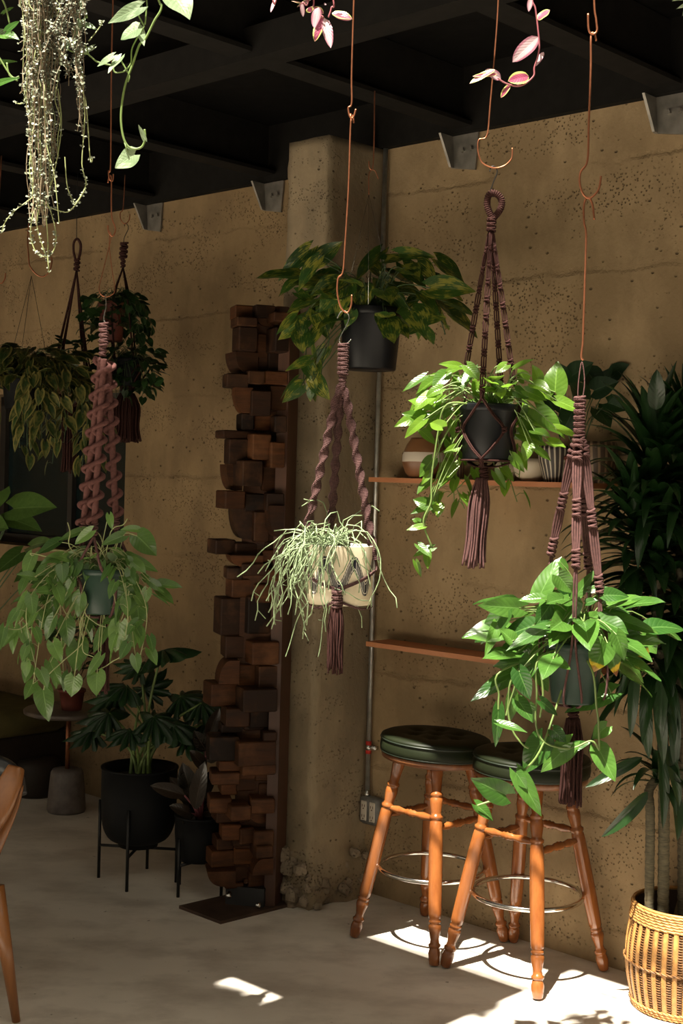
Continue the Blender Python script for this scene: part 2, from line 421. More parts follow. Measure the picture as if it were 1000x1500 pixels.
WL = {}
def obj(name, mb, mat, parent=None, loc=None, smooth=True):
    me = bpy.data.meshes.new(name); o = bpy.data.objects.new(name, me); C.objects.link(o)
    org = WL[parent.name] if parent else V(loc or (0, 0, 0))
    me.from_pydata([tuple(p - org) for p in mb.v], [], mb.f)
    me.materials.append(M[mat] if isinstance(mat, str) else mat)
    if smooth: me.polygons.foreach_set('use_smooth', [True] * len(me.polygons))
    uvl = me.uv_layers.new(name='UVMap'); idx = [0] * len(me.loops); me.loops.foreach_get('vertex_index', idx)
    flat = []
    for i in idx: flat += mb.uv[i]
    uvl.data.foreach_set('uv', flat)
    for nm, dat in (('var', mb.var), ('scorch', mb.sc)):
        if nm == 'scorch' and not any(dat): continue
        a = me.attributes.new(nm, 'FLOAT', 'POINT'); a.data.foreach_set('value', dat)
    if parent: o.parent = parent; WL[o.name] = org
    else: o.location = org; WL[o.name] = org
    me.validate(); me.update()
    return o
def off_wall(mb, m=.012):
    for q in mb.v:
        v = (q - A0).dot(N)
        if v < m and uvz(q)[0] > CU: q += N * (m - v)
def sharp(o, ang=40):
    me = o.data; me.polygons.foreach_set('use_smooth', [True] * len(me.polygons))
    me.set_sharp_from_angle(angle=math.radians(ang)); return o
def tag(o, label, cat, group=None):
    o['label'] = label; o['category'] = cat
    if group: o['group'] = group
    return o
def thing(name, label, cat, loc, group=None):
    o = bpy.data.objects.new(name, None); C.objects.link(o); o.empty_display_size = .05
    o.location = V(loc); WL[o.name] = V(loc); return tag(o, label, cat, group)
def struct(name, mb, mat, parent=None, smooth=False):
    o = obj(name, mb, mat, parent, smooth=smooth)
    if not parent: o['kind'] = 'structure'
    return o

#SETTING
# ------------------------------------------------------------------ room shell
mb = MB(); mb.prism([UVZ(-5.2, -1.2, -.1), UVZ(5, -1.2, -.1), UVZ(5, 7, -.1), UVZ(-5.2, 7, -.1)], V((0, 0, .1))); struct('floor', mb, 'floor')
def slab(mb, u0, u1, v0, v1, z0, z1):
    mb.prism([UVZ(u0, v0, z0), UVZ(u1, v0, z0), UVZ(u1, v1, z0), UVZ(u0, v1, z0)], V((0, 0, z1 - z0)))
CU = uvz(W(532, 1290))[0]                      # corner of pier and right wall
mb = MB(); slab(mb, CU, 3.6, -.3, 0, -.05, CEIL); struct('wall_right', mb, 'wall')
# left wall, with the window opening left in it
WU1 = uvz(W(183, 700, -.15))[0]; WZ0 = W(100, 806, -.15).z; WZ1 = W(150, 572, -.15).z; WU0 = WU1 - 1.35
mb = MB()
slab(mb, -5.0, WU0, -.4, -.15, -.05, CEIL); slab(mb, WU1, CU - .3, -.4, -.15, -.05, CEIL)
slab(mb, WU0, WU1, -.4, -.15, -.05, WZ0); slab(mb, WU0, WU1, -.4, -.15, WZ1, CEIL)
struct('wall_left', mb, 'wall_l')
mb = MB()
for a in ((WU0, WU0 + .05, WZ0, WZ1), (WU1 - .05, WU1, WZ0, WZ1), (WU0, WU1, WZ0, WZ0 + .05), (WU0, WU1, WZ1 - .05, WZ1), (WU0 + .66, WU0 + .70, WZ0, WZ1)):
    slab(mb, a[0], a[1], -.36, -.30, a[2], a[3])
wf = struct('window_1', mb, 'frame')
mb = MB(); slab(mb, WU0 + .04, WU1 - .04, -.335, -.327, WZ0 + .04, WZ1 - .04); obj('pane', mb, 'glass', wf, smooth=False)
mb = MB(); slab(mb, WU0 - .3, WU1 + .3, -.5, -.45, WZ0 - .3, WZ1 + .3); struct('window_dark_backing', mb, 'frame')  # near-black sheet added behind the pane to shut out sky light
# end wall added out of view to keep the left side dark
mb = MB(); slab(mb, -5.2, -5.0, -.4, 4.6, -.05, CEIL); struct('wall_added_left_end', mb, 'wall_l')
# pier: subdivided column with uneven arrises and a broken foot
PR = .31; PU0 = CU - .225
def pier_mesh():
    mb = MB(); nz = 90; prof = []
    # outline in (u, v): from the recess round the front to the right wall
    L = [(PU0, -.2)] + [(PU0, PR * k / 5) for k in range(0, 6)] + [(PU0 + .225 * k / 8, PR) for k in range(1, 9)] + [(CU, PR - PR * k / 8) for k in range(1, 9)] + [(CU, -.05)]
    from mathutils import noise as mn
    vs = []; fs = []; m = len(L)
    for i in range(nz + 1):
        z = CEIL * i / nz
        for j, (u, v) in enumerate(L):
            q = mn.noise(V((u * 9, v * 9, z * 7))) * .007 + mn.noise(V((u * 30, v * 30, z * 25))) * .003
            du = dv = 0
            if 5 <= j <= 7: du += abs(mn.noise(V((3, 1, z * 6)))) * .016
            if 12 <= j <= 16: du -= abs(mn.noise(V((8, 1, z * 7)))) * .020; dv -= abs(mn.noise(V((4, 4, z * 9)))) * .012
            foot = max(0, 1 - z / .30)
            bulge = foot ** .8 * (.035 + .075 * mn.noise(V((u * 7, v * 7 + 5, z * 7))) + .03 * mn.noise(V((u * 22, v * 22, z * 22))))
            nu, nv = (0, 1) if 6 <= j <= 13 else ((-1, 0) if j < 6 else (1, 0))
            if j in (13, 14): nu, nv = .7, .7
            vs.append(UVZ(u + du + nu * (q + bulge), v + dv + nv * (q + bulge), z))
    for i in range(nz):
        for j in range(m - 1):
            a = i * m + j; fs.append((a, a + 1, a + m + 1, a + m))
    fs.append(tuple(nz * m + j for j in range(m)))
    mb.add(vs, fs); return mb
struct('wall_pier', pier_mesh(), 'pier', smooth=True)
# broken concrete lumps at the foot of the pier
mb = MB()
from mathutils import noise as mn
for k in range(90):
    u = CU - .225 + R.random() * .27; v = R.uniform(.02, PR + .05) if u > CU - .02 else R.uniform(PR - .005, PR + .045)
    z = R.random() ** 1.3 * .19; r = R.uniform(.012, .034); c = UVZ(u, v, z)
    vs = []; fs = []; sg, rg = 9, 6; sd = R.random() * 50
    for i in range(rg + 1):
        for j in range(sg):
            a = PI * i / rg; b = 2 * PI * j / sg; d = V((math.sin(a) * math.cos(b), math.sin(a) * math.sin(b), math.cos(a)))
            q = c + d * r * (1 + .55 * mn.noise(d * 1.6 + V((sd, 0, 0)))); q.z = max(q.z, .0); vs.append(q)
    for i in range(rg):
        for j in range(sg): fs.append((i * sg + j, i * sg + (j + 1) % sg, (i + 1) * sg + (j + 1) % sg, (i + 1) * sg + j))
    mb.add(vs, fs)
rb = struct('trim_broken_footing', mb, 'rubble', smooth=False)

# ceiling with the roof openings (slots parallel to the wall)
OP = [(.60, 3.4, 1.40, 1.68), (1.30, 3.4, 1.68, 2.60), (.57, .80, 2.30, 2.42), (1.2, 3.4, 2.66, 3.6)]
us = sorted({-5.2, 5.0} | {o[0] for o in OP} | {o[1] for o in OP}); vs_ = sorted({-.4, 4.6} | {o[2] for o in OP} | {o[3] for o in OP})
mb = MB()
for i in range(len(us) - 1):
    for j in range(len(vs_) - 1):
        uc = (us[i] + us[i + 1]) / 2; vc = (vs_[j] + vs_[j + 1]) / 2
        if any(o[0] < uc < o[1] and o[2] < vc < o[3] for o in OP): continue
        slab(mb, us[i], us[i + 1], vs_[j], vs_[j + 1], CEIL + .24, CEIL + .28)
struct('ceiling', mb, 'ceil')
# ledger along the wall tops, joists across the room
mb = MB(); slab(mb, CU, 3.6, -.2, .035, CEIL, CEIL + .24); struct('trim_1', mb, 'beam')
mb = MB(); slab(mb, -5.0, CU, -.35, -.115, CEIL, CEIL + .24); struct('trim_2', mb, 'beam')
JU = [uvz(W(x, 230 if x > 500 else 290, 0 if x > 500 else -.15))[0] for x in (228, 402, 682, 982)]
stp = .62
jl = JU + [JU[0] - .9, JU[0] - 1.8, JU[0] - 2.7]
for k, u in enumerate(jl):
    mb = MB()
    vend = 4.6 if not any(o[0] - .1 < u < o[1] + .1 for o in OP) else min(o[2] for o in OP if o[0] - .1 < u < o[1] + .1) - .02
    slab(mb, u - .05, u + .05, -.1, vend, CEIL + .02, CEIL + .035); slab(mb, u - .006, u + .006, -.1, vend, CEIL + .035, CEIL + .235)
    o = struct('trim_%d' % (k + 3), mb, 'beam')
# cross beam parallel to the wall
mb = MB(); slab(mb, -5, 3.4, 1.04, 1.14, CEIL + .0, CEIL + .10); struct('trim_10', mb, 'beam')
mb = MB(); slab(mb, -5, .38, 2.1, 2.2, CEIL + .0, CEIL + .10); struct('trim_11', mb, 'beam')
# steel angle brackets on the wall
for k, (px, lab) in enumerate(((982, 'steel angle bracket at the top of the right wall, nearest the camera'), (682, 'steel angle bracket on the right wall above the black pot hanger'), (402, 'steel angle bracket high on the recessed wall beside the pier'), (228, 'steel angle bracket at the top of the recessed wall, farthest left'))):
    v0 = 0 if px > 500 else -.15; u = uvz(W(px, 230 if px > 500 else 290, v0))[0]
    t = thing('wall_bracket', lab, 'bracket', UVZ(u, v0, CEIL - .13), 'steel brackets under the ceiling joists')
    mb = MB(); mb.prism([UVZ(u - .06, v0 + .004, CEIL - .12), UVZ(u + .055, v0 + .004, CEIL - .14), UVZ(u + .065, v0 + .004, CEIL - .002), UVZ(u - .065, v0 + .004, CEIL - .002)], N * .008); obj('back_plate', mb, 'gal', t, smooth=False)
    mb = MB(); mb.prism([UVZ(u - .055, v0 + .010, CEIL - .12), UVZ(u - .055, v0 + .03, CEIL - .12), UVZ(u - .065, v0 + .085, CEIL - .002), UVZ(u - .065, v0 + .010, CEIL - .002)], T * .010); obj('gusset', mb, 'gal', t, smooth=False)
    for du in (-.005, .035):
        mb = MB(); c = UVZ(u + du, v0 + .012, CEIL - .06); mb.tube([c, c + N * .012], .010, 6); obj('bolt', mb, 'gal', t, smooth=False)
# thin hanging rails across the roof opening
for k, v in enumerate((1.50, 1.64, 2.40, 2.86)):
    mb = MB(); mb.tube([UVZ(.3, v, CEIL + .22), UVZ(3.6, v, CEIL + .22)], .008, 6); struct('trim_%d' % (12 + k), mb, 'beam')

# conduit, outlet box
cb = W(543, 1164); t = thing('electrical_conduit', 'thin steel conduit running up the wall beside the pier', 'conduit', cb + N * .02)
cx = UVZ(uvz(cb)[0], .022, 0)
mb = MB(); mb.tube([V((cx.x, cx.y, cb.z)), V((cx.x, cx.y, CEIL - .002))], .0095, 10); obj('pipe', mb, 'conduit', t)
mb = MB(); z1 = W(538, 1083).z; z0 = W(537, 1101).z; mb.tube([V((cx.x, cx.y, z0)), V((cx.x, cx.y, z1))], .0115, 10); obj('red_sleeve', mb, 'redtape', t)['label'] = 'red tape on the conduit'
mb = MB(); zc = (z0 + z1) / 2; mb.box(UVZ(uvz(cb)[0] + .012, .012, zc), (.045, .02, .014), T, N); mb.tube([V((cx.x, cx.y, zc - .01)), V((cx.x, cx.y, zc + .01))], .0135, 10)
mb.tube([V((cx.x, cx.y, cb.z - .01)), V((cx.x, cx.y, cb.z + .022))], .014, 8); obj('clamp', mb, 'steel', t)
bc = W(550, 1186); bu, _, bz = uvz(bc); t = thing('outlet_box', 'grey surface mounted double power outlet box low on wall', 'outlet', UVZ(bu, 0, bz - .06))
mb = MB(); mb.box(UVZ(bu, .022, bz), (.100, .044, .108), T, N, bev=.008); sharp(obj('housing', mb, 'box', t), 50)
for s in (-1, 1):
    mb = MB(); mb.box(UVZ(bu + s * .022, .046, bz), (.030, .006, .078), T, N, bev=.003); f = obj('receptacle', mb, 'outlet', t, smooth=False)
    mb = MB()
    for dz in (-.02, .02):
        for du in (-.006, .006): mb.box(UVZ(bu + s * .022 + du, .0495, bz + dz), (.0025, .0012, .010), T, N)
        mb.box(UVZ(bu + s * .022, .0495, bz + dz - .011), (.005, .0012, .005), T, N)
    obj('slot', mb, 'slot', f, smooth=False)

#SCULPTURE
# ------------------------------------------------------------------ totem of stacked timber blocks
sc0 = G(370, 1334); SX = V((1, 0, 0)) * .93 + V((0, 1, 0)) * .37; SX.normalize(); SY = V((-SX.y, SX.x, 0))
t = thing('timber_totem', 'tall sculpture of stacked dark timber offcuts on a steel plate', 'sculpture', sc0)
pl = [G(262, 1331), G(323, 1354), G(445, 1323), G(385, 1302)]
mb = MB(); mb.prism(pl, V((0, 0, .012))); obj('base_plate', mb, 'rust', t, smooth=False)
br = G(402, 1332); D0 = br.y
ztop = P(430, 448, D0).z
px = lambda x, y, d=0: P(x, y, D0 + d)
mb = MB()
# upright plank on the right side, standing edge-on to the view
b0 = px(386, 1333); b1 = px(402, 1333); b0.z = b1.z = .012
mb.prism([b0, b1, b1 + V((.033, .10, 0)), b0 + V((.033, .10, 0))], V((0, 0, ztop - .02))); obj('upright_plank', mb, 'plank', t, smooth=False)
mb = MB(); q = px(340, 1325, .03); q.z = .012; q2 = px(386, 1325, .03); q2.z = .012
mb.prism([q, q2, q2 + V((.02, .06, 0)), q + V((.02, .06, 0))], V((0, 0, ztop - .08))); obj('core_post', mb, 'block', t, smooth=False)
rowsd = [(440, 466, 345), (466, 480, 348), (480, 516, 350), (516, 548, 345), (548, 568, 333), (568, 605, 344), (605, 630, 354), (630, 642, 327), (642, 680, 336), (680, 718, 332), (718, 745, 330), (745, 790, 341), (790, 812, 316),
         (812, 830, 338), (830, 848, 333), (848, 876, 340), (876, 932, 324), (932, 966, 331), (966, 1000, 322), (1000, 1034, 310), (1034, 1062, 332), (1062, 1076, 325), (1076, 1112, 308), (1112, 1128, 322), (1128, 1146, 311), (1146, 1166, 325),
         (1166, 1188, 308), (1188, 1206, 318), (1206, 1230, 326), (1230, 1248, 318), (1248, 1272, 310), (1272, 1294, 305), (1294, 1312, 330)]
nb = 0
for ri, (y0, y1, xl) in enumerate(rowsd):
    xr = 402 + (1333 - (y0 + y1) / 2) * .031 - 2
    za = px(xl, y1).z; zb = px(xl, y0).z; za = max(za, .075)
    xc = xl
    w_tot = xr - xl; ks = 3
    ks = 2 if R.random() < .45 else 3; cuts = [0, R.uniform(.26, .42), R.uniform(.60, .76), .97] if ks == 3 else [0, R.uniform(.38, .6), .97]
    for c in range(ks):
        xa, xb = xl + w_tot * cuts[c], xl + w_tot * cuts[c + 1]
        dep = R.uniform(-.08, .01) + (.02 if c == 0 else 0) - (.02 if c == 2 else 0)
        if c > 0 and R.random() < .25: dep = .02
        jz = 0 if c == 0 else R.uniform(-.02, .02)
        a = px(xa, (y0 + y1) / 2, dep); b = px(xb, (y0 + y1) / 2, dep)
        z0 = max(.05, za + jz); z1 = min(zb + jz, ztop)
        wx = (b - a).length; tk = R.uniform(.09, .13)
        mb = MB(); curved = (ri in (3, 5, 9, 11) and c == 0) or R.random() < .08
        ang = R.uniform(-.12, .12) + .30; X = V((math.cos(ang), math.sin(ang), 0)); Y = V((-X.y, X.x, 0))
        ce = (a + b) / 2 + Y * (tk / 2); ce.z = (z0 + z1) / 2
        vv = R.random() ** 1.5
        if ri > 22: vv = .35 + .65 * R.random()
        if curved:
            pts = []; hx = wx / 2 / math.cos(.3) * 1.02; hz = (z1 - z0) / 2
            for k in range(9):
                an = PI / 2 * k / 8; x = -hx + hx * 1.1 * (1 - math.cos(an)) if (ri % 2) else -hx + hx * 1.1 * (1 - math.sin(an)); z = hz - 2 * hz * (math.sin(an) if ri % 2 else 1 - math.cos(an))
                pts.append(ce - Y * tk / 2 + X * x + V((0, 0, z)))
            pts += [ce - Y * tk / 2 + X * hx + V((0, 0, -hz)), ce - Y * tk / 2 + X * hx + V((0, 0, hz))]
            if not ri % 2: pass
            mb.prism(pts, Y * tk, var=vv)
        else:
            mb.box(ce, (wx * 1.05, tk, (z1 - z0) * .985), X, Y, var=vv, bev=.004)
        obj('timber_block', mb, 'block', t, smooth=False); nb += 1
for x, y in ((335, 1312), (378, 1326)):
    mb = MB(); c = px(x, y, -.05); mb.lathe([(.0001, .012), (.009, .010), (.012, .0), (.012, -.02)], c, 10, Matrix.Rotation(PI / 2, 3, 'X')); obj('bolt', mb, 'steel', t)
mb = MB(); a = px(330, 1318, 0.01); b = px(386, 1330, -.02); a.z = b.z = .012
mb.prism([a, b, b + V((.03, .12, 0)), a + V((.03, .12, 0))], V((0, 0, .07))); obj('foot_bracket', mb, 'rubberdark', t, smooth=False)

#STOOLS
def leg_path(c, ang, r0, r1, z1): return (c + V((math.cos(ang) * r0, math.sin(ang) * r0, 0)), c + V((math.cos(ang) * r1, math.sin(ang) * r1, z1)))
def turned(mb, a, b, prof, seg=14):
    d = b - a; L = d.length; d.normalize(); q = d.to_track_quat('Z', 'Y').to_matrix()
    mb.lathe([(r, s * L) for s, r in prof], a, seg, q)
LEGP = [(0, .013), (.005, .017), (.03, .0195), (.06, .0215), (.082, .018), (.088, .016), (.092, .0205), (.104, .0215), (.112, .016), (.13, .0145), (.16, .019), (.185, .0225), (.20, .0215), (.207, .017), (.212, .021), (.223, .021), (.229, .017), (.236, .0215), (.26, .0225), (.45, .0245), (.60, .0245), (.69, .023), (.725, .0215), (.733, .018), (.738, .023), (.752, .024), (.76, .018), (.77, .0175), (.82, .0225), (.845, .0215), (.853, .0175), (.858, .0225), (.87, .022), (.88, .0165), (.93, .019), (.97, .022), (1.0, .022)]
STP = [(0, .008), (.08, .009), (.25, .0145), (.36, .0105), (.40, .010), (.43, .014), (.47, .0125), (.5, .016), (.53, .0125), (.57, .014), (.60, .010), (.64, .0105), (.75, .0145), (.92, .009), (1, .008)]
def stool(c, rot, tilt, label, zs=.655):
    t = thing('bar_stool', label, 'stool', c, 'green cushioned bar stools')
    ends = []
    for k in range(4):
        an = rot + k * PI / 2; a, b = leg_path(c, an, .270, .125, zs - .01)
        a.z = .004
        mb = MB(); turned(mb, a, b, LEGP, 16); obj('leg', mb, 'legwood', t); ends.append((a, b))
    at = lambda k, z: ends[k][0].lerp(ends[k][1], z / (zs - .01))
    for k in range(4):
        z = .445 if k % 2 else .475
        mb = MB(); turned(mb, at(k, z), at((k + 1) % 4, z), STP, 10); obj('stretcher', mb, 'legwood', t)
    zr = .262; rr = (at(0, zr) - V((c.x, c.y, zr))).length - .026
    mb = MB(); mb.tube([V((c.x + rr * math.cos(a), c.y + rr * math.sin(a), zr)) for a in [2 * PI * i / 64 for i in range(64)]], .0085, 10, closed=True); obj('foot_ring', mb, 'chrome', t)
    for k in range(4):
        p = at(k, zr); d = (V((c.x, c.y, zr)) - p).normalized(); mb = MB(); mb.tube([p + d * .015, p + d * .028], .006, 6); obj('ring_screw', mb, 'blackwire', t)
    tm = (Matrix.Rotation(tilt, 3, 'Y')); sc = V((c.x, c.y, zs))
    mb = MB(); mb.lathe([(0, -.012), (.150, -.012), (.180, -.004), (.190, .002), (.192, .012), (.190, .020), (.0, .022)], sc, 56, tm); obj('seat_rim', mb, 'seatwood', t)
    # tufted cushion: heightfield with buttons
    btn = [(0, 0)] + [(.085 * math.cos(a), .085 * math.sin(a)) for a in [2 * PI * k / 6 + .3 for k in range(6)]]
    mb = MB(); prof = [(.190, .018), (.197, .026), (.199, .040), (.197, .056), (.192, .066), (.197, .070), (.195, .078), (.183, .084), (.17, .0875), (.15, .089), (.13, .090), (.11, .0905), (.095, .091), (.08, .0915), (.065, .092), (.05, .092), (.035, .0925), (.02, .093), (.001, .093)]
    mb.lathe(prof, (0, 0, 0), 72)
    for q in mb.v:
        if q.z > .082:
            for bx, by in btn:
                d2 = (q.x - bx) ** 2 + (q.y - by) ** 2; q.z -= .013 * math.exp(-d2 / .00035) + .004 * math.exp(-d2 / .0018)
    mb.v = [sc + tm @ q for q in mb.v]
    cu = obj('cushion', mb, 'vinyl', t)
    mb = MB(); mb.tube([sc + tm @ V((.1965 * math.cos(a), .1965 * math.sin(a), .068)) for a in [2 * PI * i / 64 for i in range(64)]], .0032, 6, closed=True)
    mb.tube([sc + tm @ V((.1945 * math.cos(a), .1945 * math.sin(a), .024)) for a in [2 * PI * i / 64 for i in range(64)]], .003, 6, closed=True); obj('piping', mb, 'vinyl_pipe', cu)
    for bx, by in btn:
        mb = MB(); mb.lathe([(.007, .0), (.006, .003), (.0005, .0045)], sc + tm @ V((bx, by, .0785)), 10, tm); obj('button', mb, 'vinyl_pipe', cu)
    return t
stool(V((.3575, 4.8626, 0)), 0.0, math.radians(2.5), 'green cushioned wooden bar stool standing nearer the outlet box')
stool(V((.664, 4.590, 0)), 0.02, math.radians(1.5), 'green cushioned wooden bar stool partly behind the dangling pothos')

#SHELVES
def shelf(xl, yl, xr, label, dep=.17, th=.02):
    a = W(xl, yl); u0, _, z = uvz(a); u1 = uvz(W(xr, yl))[0]
    mb = MB(); slab(mb, u0, u1, .001, dep, z - th, z); t = obj('wall_shelf', mb, 'shelf', None, UVZ(u0, 0, z), smooth=False)
    tag(t, label, 'shelf', 'wooden shelves on the concrete wall'); return u0, u1, z
SU0, SU1, SZ = shelf(580, 700, 905, 'narrow wooden wall shelf holding the row of vases', .16, .018)
LU0, LU1, LZ = shelf(571, 936, 930, 'empty narrow wooden wall shelf above the bar stools', .14, .018)
def on_shelf(px_, v=.09):
    d = ray(px_, 690); s = N.dot(A0 + N * v - EYE) / N.dot(d); q = EYE + d * s; q.z = SZ; return q
def vase(name, q, prof, mat, label, cat='vase', inner=True):
    mb = MB(); pr = list(prof)
    if inner: rr, zz = prof[-1]; pr += [(rr - .004, zz - .002), (rr * .85, zz * .7), (0.001, zz * .35)]
    mb.lathe([(0.001, .001)] + pr, q, 36); o = obj(name, mb, mat, None, q); tag(o, label, cat); return o
k = on_shelf(620)
vase('vase', k, [(.05, 0), (.068, .02), (.082, .06), (.080, .09), (.066, .125), (.052, .145), (.050, .152)], 'vase_b', 'round brown vase with pale middle band, left end of shelf')
k = on_shelf(667); vase('jar', k, [(.03, 0), (.034, .01), (.034, .09), (.028, .11), (.028, .13)], 'vase_t', 'small dark narrow jar beside the banded vase', 'jar')
k = on_shelf(778); vase('bowl', k, [(.03, 0), (.055, .02), (.066, .055), (.064, .08)], 'vase_w', 'off white ceramic bowl behind the black hanging pot', 'bowl')
k = on_shelf(742); vase('cup', k, [(.03, 0), (.038, .02), (.04, .07)], 'vase_w', 'small cream ceramic cup left of the off white bowl', 'cup')
k = on_shelf(812); vase('vase', k, [(.036, 0), (.042, .02), (.056, .07), (.062, .11), (.060, .125)], 'vase_s', 'conical planter with thin black and white stripes on shelf')
k2 = on_shelf(872); vase('vase', k2, [(.05, 0), (.060, .03), (.070, .08), (.072, .12), (.066, .14)], 'vase_t', 'brown ribbed ceramic vase at the right end of shelf')

#PLANTS
# ------------------------------------------------------------------ plant helpers
def rv(a=1.0): return V((R.uniform(-a, a), R.uniform(-a, a), R.uniform(-a, a)))
def open_pot(name, cen, r_top, r_bot, h, mat, t, lip=.004, seg=36, M4=None, in_mat=None):
    mb = MB()
    mb.lathe([(.001, 0), (r_bot * .97, 0), (r_bot, .004), (r_bot + (r_top - r_bot) * .86, h * .86), (r_top + lip * .3, h * .865), (r_top + lip, h * .88), (r_top + lip, h - .003), (r_top + lip - .002, h), (r_top - .004, h), (r_top - .006, h * .84)], cen, seg, M4)
    o = obj(name, mb, mat, t)
    mb = MB(); zz = h * .85; mb.lathe([(r_top - .007, 0), (r_top * .6, .004), (.001, .006)], V(cen) + (M4 @ V((0, 0, zz)) if M4 else V((0, 0, zz))), 20, M4); obj('soil', mb, 'soil', t)
    return o
def spec_leaves(mb, st, lst, dep, ox, oy, sc, hub=None, fold=.3, curl=.15, wsc=1.0, kind='heart', dvar=.06, var=None, stemr=.0016, face=.55):
    """leaves read from the photograph: base, tip and width, each given its own distance and turn"""
    for e in lst:
        bx, by, tx, ty, w = e[:5]; s = e[5] if len(e) > 5 else 0.; dd = e[6] if len(e) > 6 else R.uniform(-dvar, dvar)
        d0 = dep + dd
        B = P(ox + bx / sc, oy + by / sc, d0); L2 = math.hypot(tx - bx, ty - by) / sc * d0 / F
        tip = P(ox + tx / sc, oy + ty / sc, d0 - R.uniform(-.25, .5) * L2)
        wd = w / sc * d0 / F * wsc
        n = V((R.uniform(-.5, .3), -1, R.uniform(.1, face * 2)))
        mb.leaf(B, tip, wd, n, fold=fold * R.uniform(.5, 1.3), curl=curl * R.uniform(.3, 1.5), kind=kind, var=(R.random() if var is None else var), sc=s, wave=.03, rows=10, cols=8)
        if st is not None and hub is not None:
            hb = hub + V((R.uniform(-.03, .03), R.uniform(-.03, .03), 0)); mid = (hb + B) / 2 + V((0, 0, .04)) + rv(.012)
            st.tube(spline([hb, mid, B], 5), stemr, 5, cap=False)
def bush(mb, st, hub, rad, cnt, l0, l1, kind='heart', zmin=-.12, zmax=.14, wr=.70, ysc=.8, dark=None, up=.3, stemr=.0016, az=None, clear=0):
    for i in range(cnt):
        an = R.uniform(*(az or (0, 2 * PI))); rr = rad * math.sqrt(R.random()) * .95 + .02
        z = R.uniform(zmin, zmax) * (1 - .3 * rr / rad)
        B = hub + V((math.cos(an) * rr, math.sin(an) * rr * ysc, z)); 
        if clear and B.y < hub.y and abs(B.x - hub.x) < clear and z < .03: continue
        ln = R.uniform(l0, l1)
        d = V((math.cos(an), math.sin(an), R.uniform(-.9, up))).normalized()
        n = V((math.cos(an) * .5, math.sin(an) * .4 - .75, .85)) + rv(.4)
        if z < -.05: n = V((math.cos(an), math.sin(an), .35)) + rv(.3)
        mb.leaf(B, B + d * ln, ln * wr, n, fold=R.uniform(.1, .45), curl=R.uniform(.05, .25), kind=kind, wave=.03, rows=8, cols=6)
        h2 = hub + V((R.uniform(-.03, .03), R.uniform(-.03, .03), -.01))
        st.tube(spline([h2, (h2 + B) / 2 + V((0, 0, .03 + .03 * R.random())), B], 4), stemr, 4, cap=False)
def vine(mb, st, pts, step, l0, l1, r=.0017, kind='heart', wr=.72, n0=None, pet=.025):
    sp = spline(pts, 8); st.tube(sp, r, 5, cap=False); acc = 0; k = 0
    for i in range(1, len(sp)):
        acc += (sp[i] - sp[i - 1]).length
        if acc >= step:
            acc = 0; k += 1; an = R.random() * 2 * PI; side = V((math.cos(an), math.sin(an) * .7 - .3, R.uniform(-.1, .4))).normalized()
            B = sp[i] + side * pet; ln = R.uniform(l0, l1)
            d = (V((side.x * .6, side.y * .5, -1)) + rv(.35)).normalized()
            st.tube([sp[i], (sp[i] + B) / 2 + V((0, 0, .005)), B], r * .7, 4, cap=False)
            mb.leaf(B, B + d * ln, ln * wr, n0 or (side + V((0, -.5, .4)) + rv(.3)), fold=R.uniform(.1, .4), curl=R.uniform(.05, .2), kind=kind, rows=7, cols=6)

# rope helpers -------------------------------------------------------------
def frames(pts):
    out = []; nn = None
    for i, p in enumerate(pts):
        a = pts[max(i - 1, 0)]; b = pts[min(i + 1, len(pts) - 1)]; d = (b - a).normalized()
        nn = d.orthogonal().normalized() if nn is None else (nn - d * nn.dot(d)).normalized()
        out.append((p, d, nn, d.cross(nn)))
    return out
def resample(pts, step):
    out = [pts[0].copy()]; left = step
    for i in range(len(pts) - 1):
        a, b = pts[i], pts[i + 1]; L = (b - a).length; pos = 0
        while L - pos >= left: pos += left; out.append(a.lerp(b, pos / L)); left = step
        left -= (L - pos)
    return out
def sinnet(mb, a, b, major=.0115, minor=.0062, pitch=.080, step=.0034, r=.0019, ph=0.):
    """twisting half-knot sinnet: a stack of small oval loops turning round a core"""
    pts = resample([V(a), V(b)], step)
    if len(pts) < 3: return
    fr = frames(pts); mb.tube(pts, minor * .7, 6)
    for i, (p, d, n, bb) in enumerate(fr):
        an = ph + 2 * PI * i * step / pitch; X = n * math.cos(an) + bb * math.sin(an); Y = d.cross(X)
        loop = [p + X * (major * math.cos(t)) + Y * (minor * math.sin(t)) + d * (.0016 * math.cos(t)) for t in [2 * PI * k / 12 for k in range(12)]]
        mb.tube(loop, r, 5, closed=True)
def coil(mb, a, b, R1, r, pitch, core, ph=0, two=False):
    """thick cord spiralling round a wrapped core"""
    a, b = V(a), V(b); L = (b - a).length; pts = resample([a, b], .004); fr = frames(pts)
    mb.tube(pts, core, 8)
    hp = []; rs = []
    for i, (p, d, n, bb) in enumerate(fr):
        for s in range(1):
            an = ph + 2 * PI * i * .004 / pitch; hp.append(p + n * (R1 * math.cos(an)) + bb * (R1 * math.sin(an)))
    mb.tube(spline(hp, 2), r, 8)
    # lark's-head wraps on the spiralling cord
    w = resample(spline(hp, 2), .0034); f2 = frames(w)
    for p, d, n, bb in f2:
        mb.tube([p + n * (r * math.cos(t)) + bb * (r * math.sin(t)) for t in [2 * PI * k / 8 for k in range(8)]], .0013, 4, closed=True)
def cord(mb, pts, r=.0022, n=5): mb.tube(spline(pts, n), r, 6)
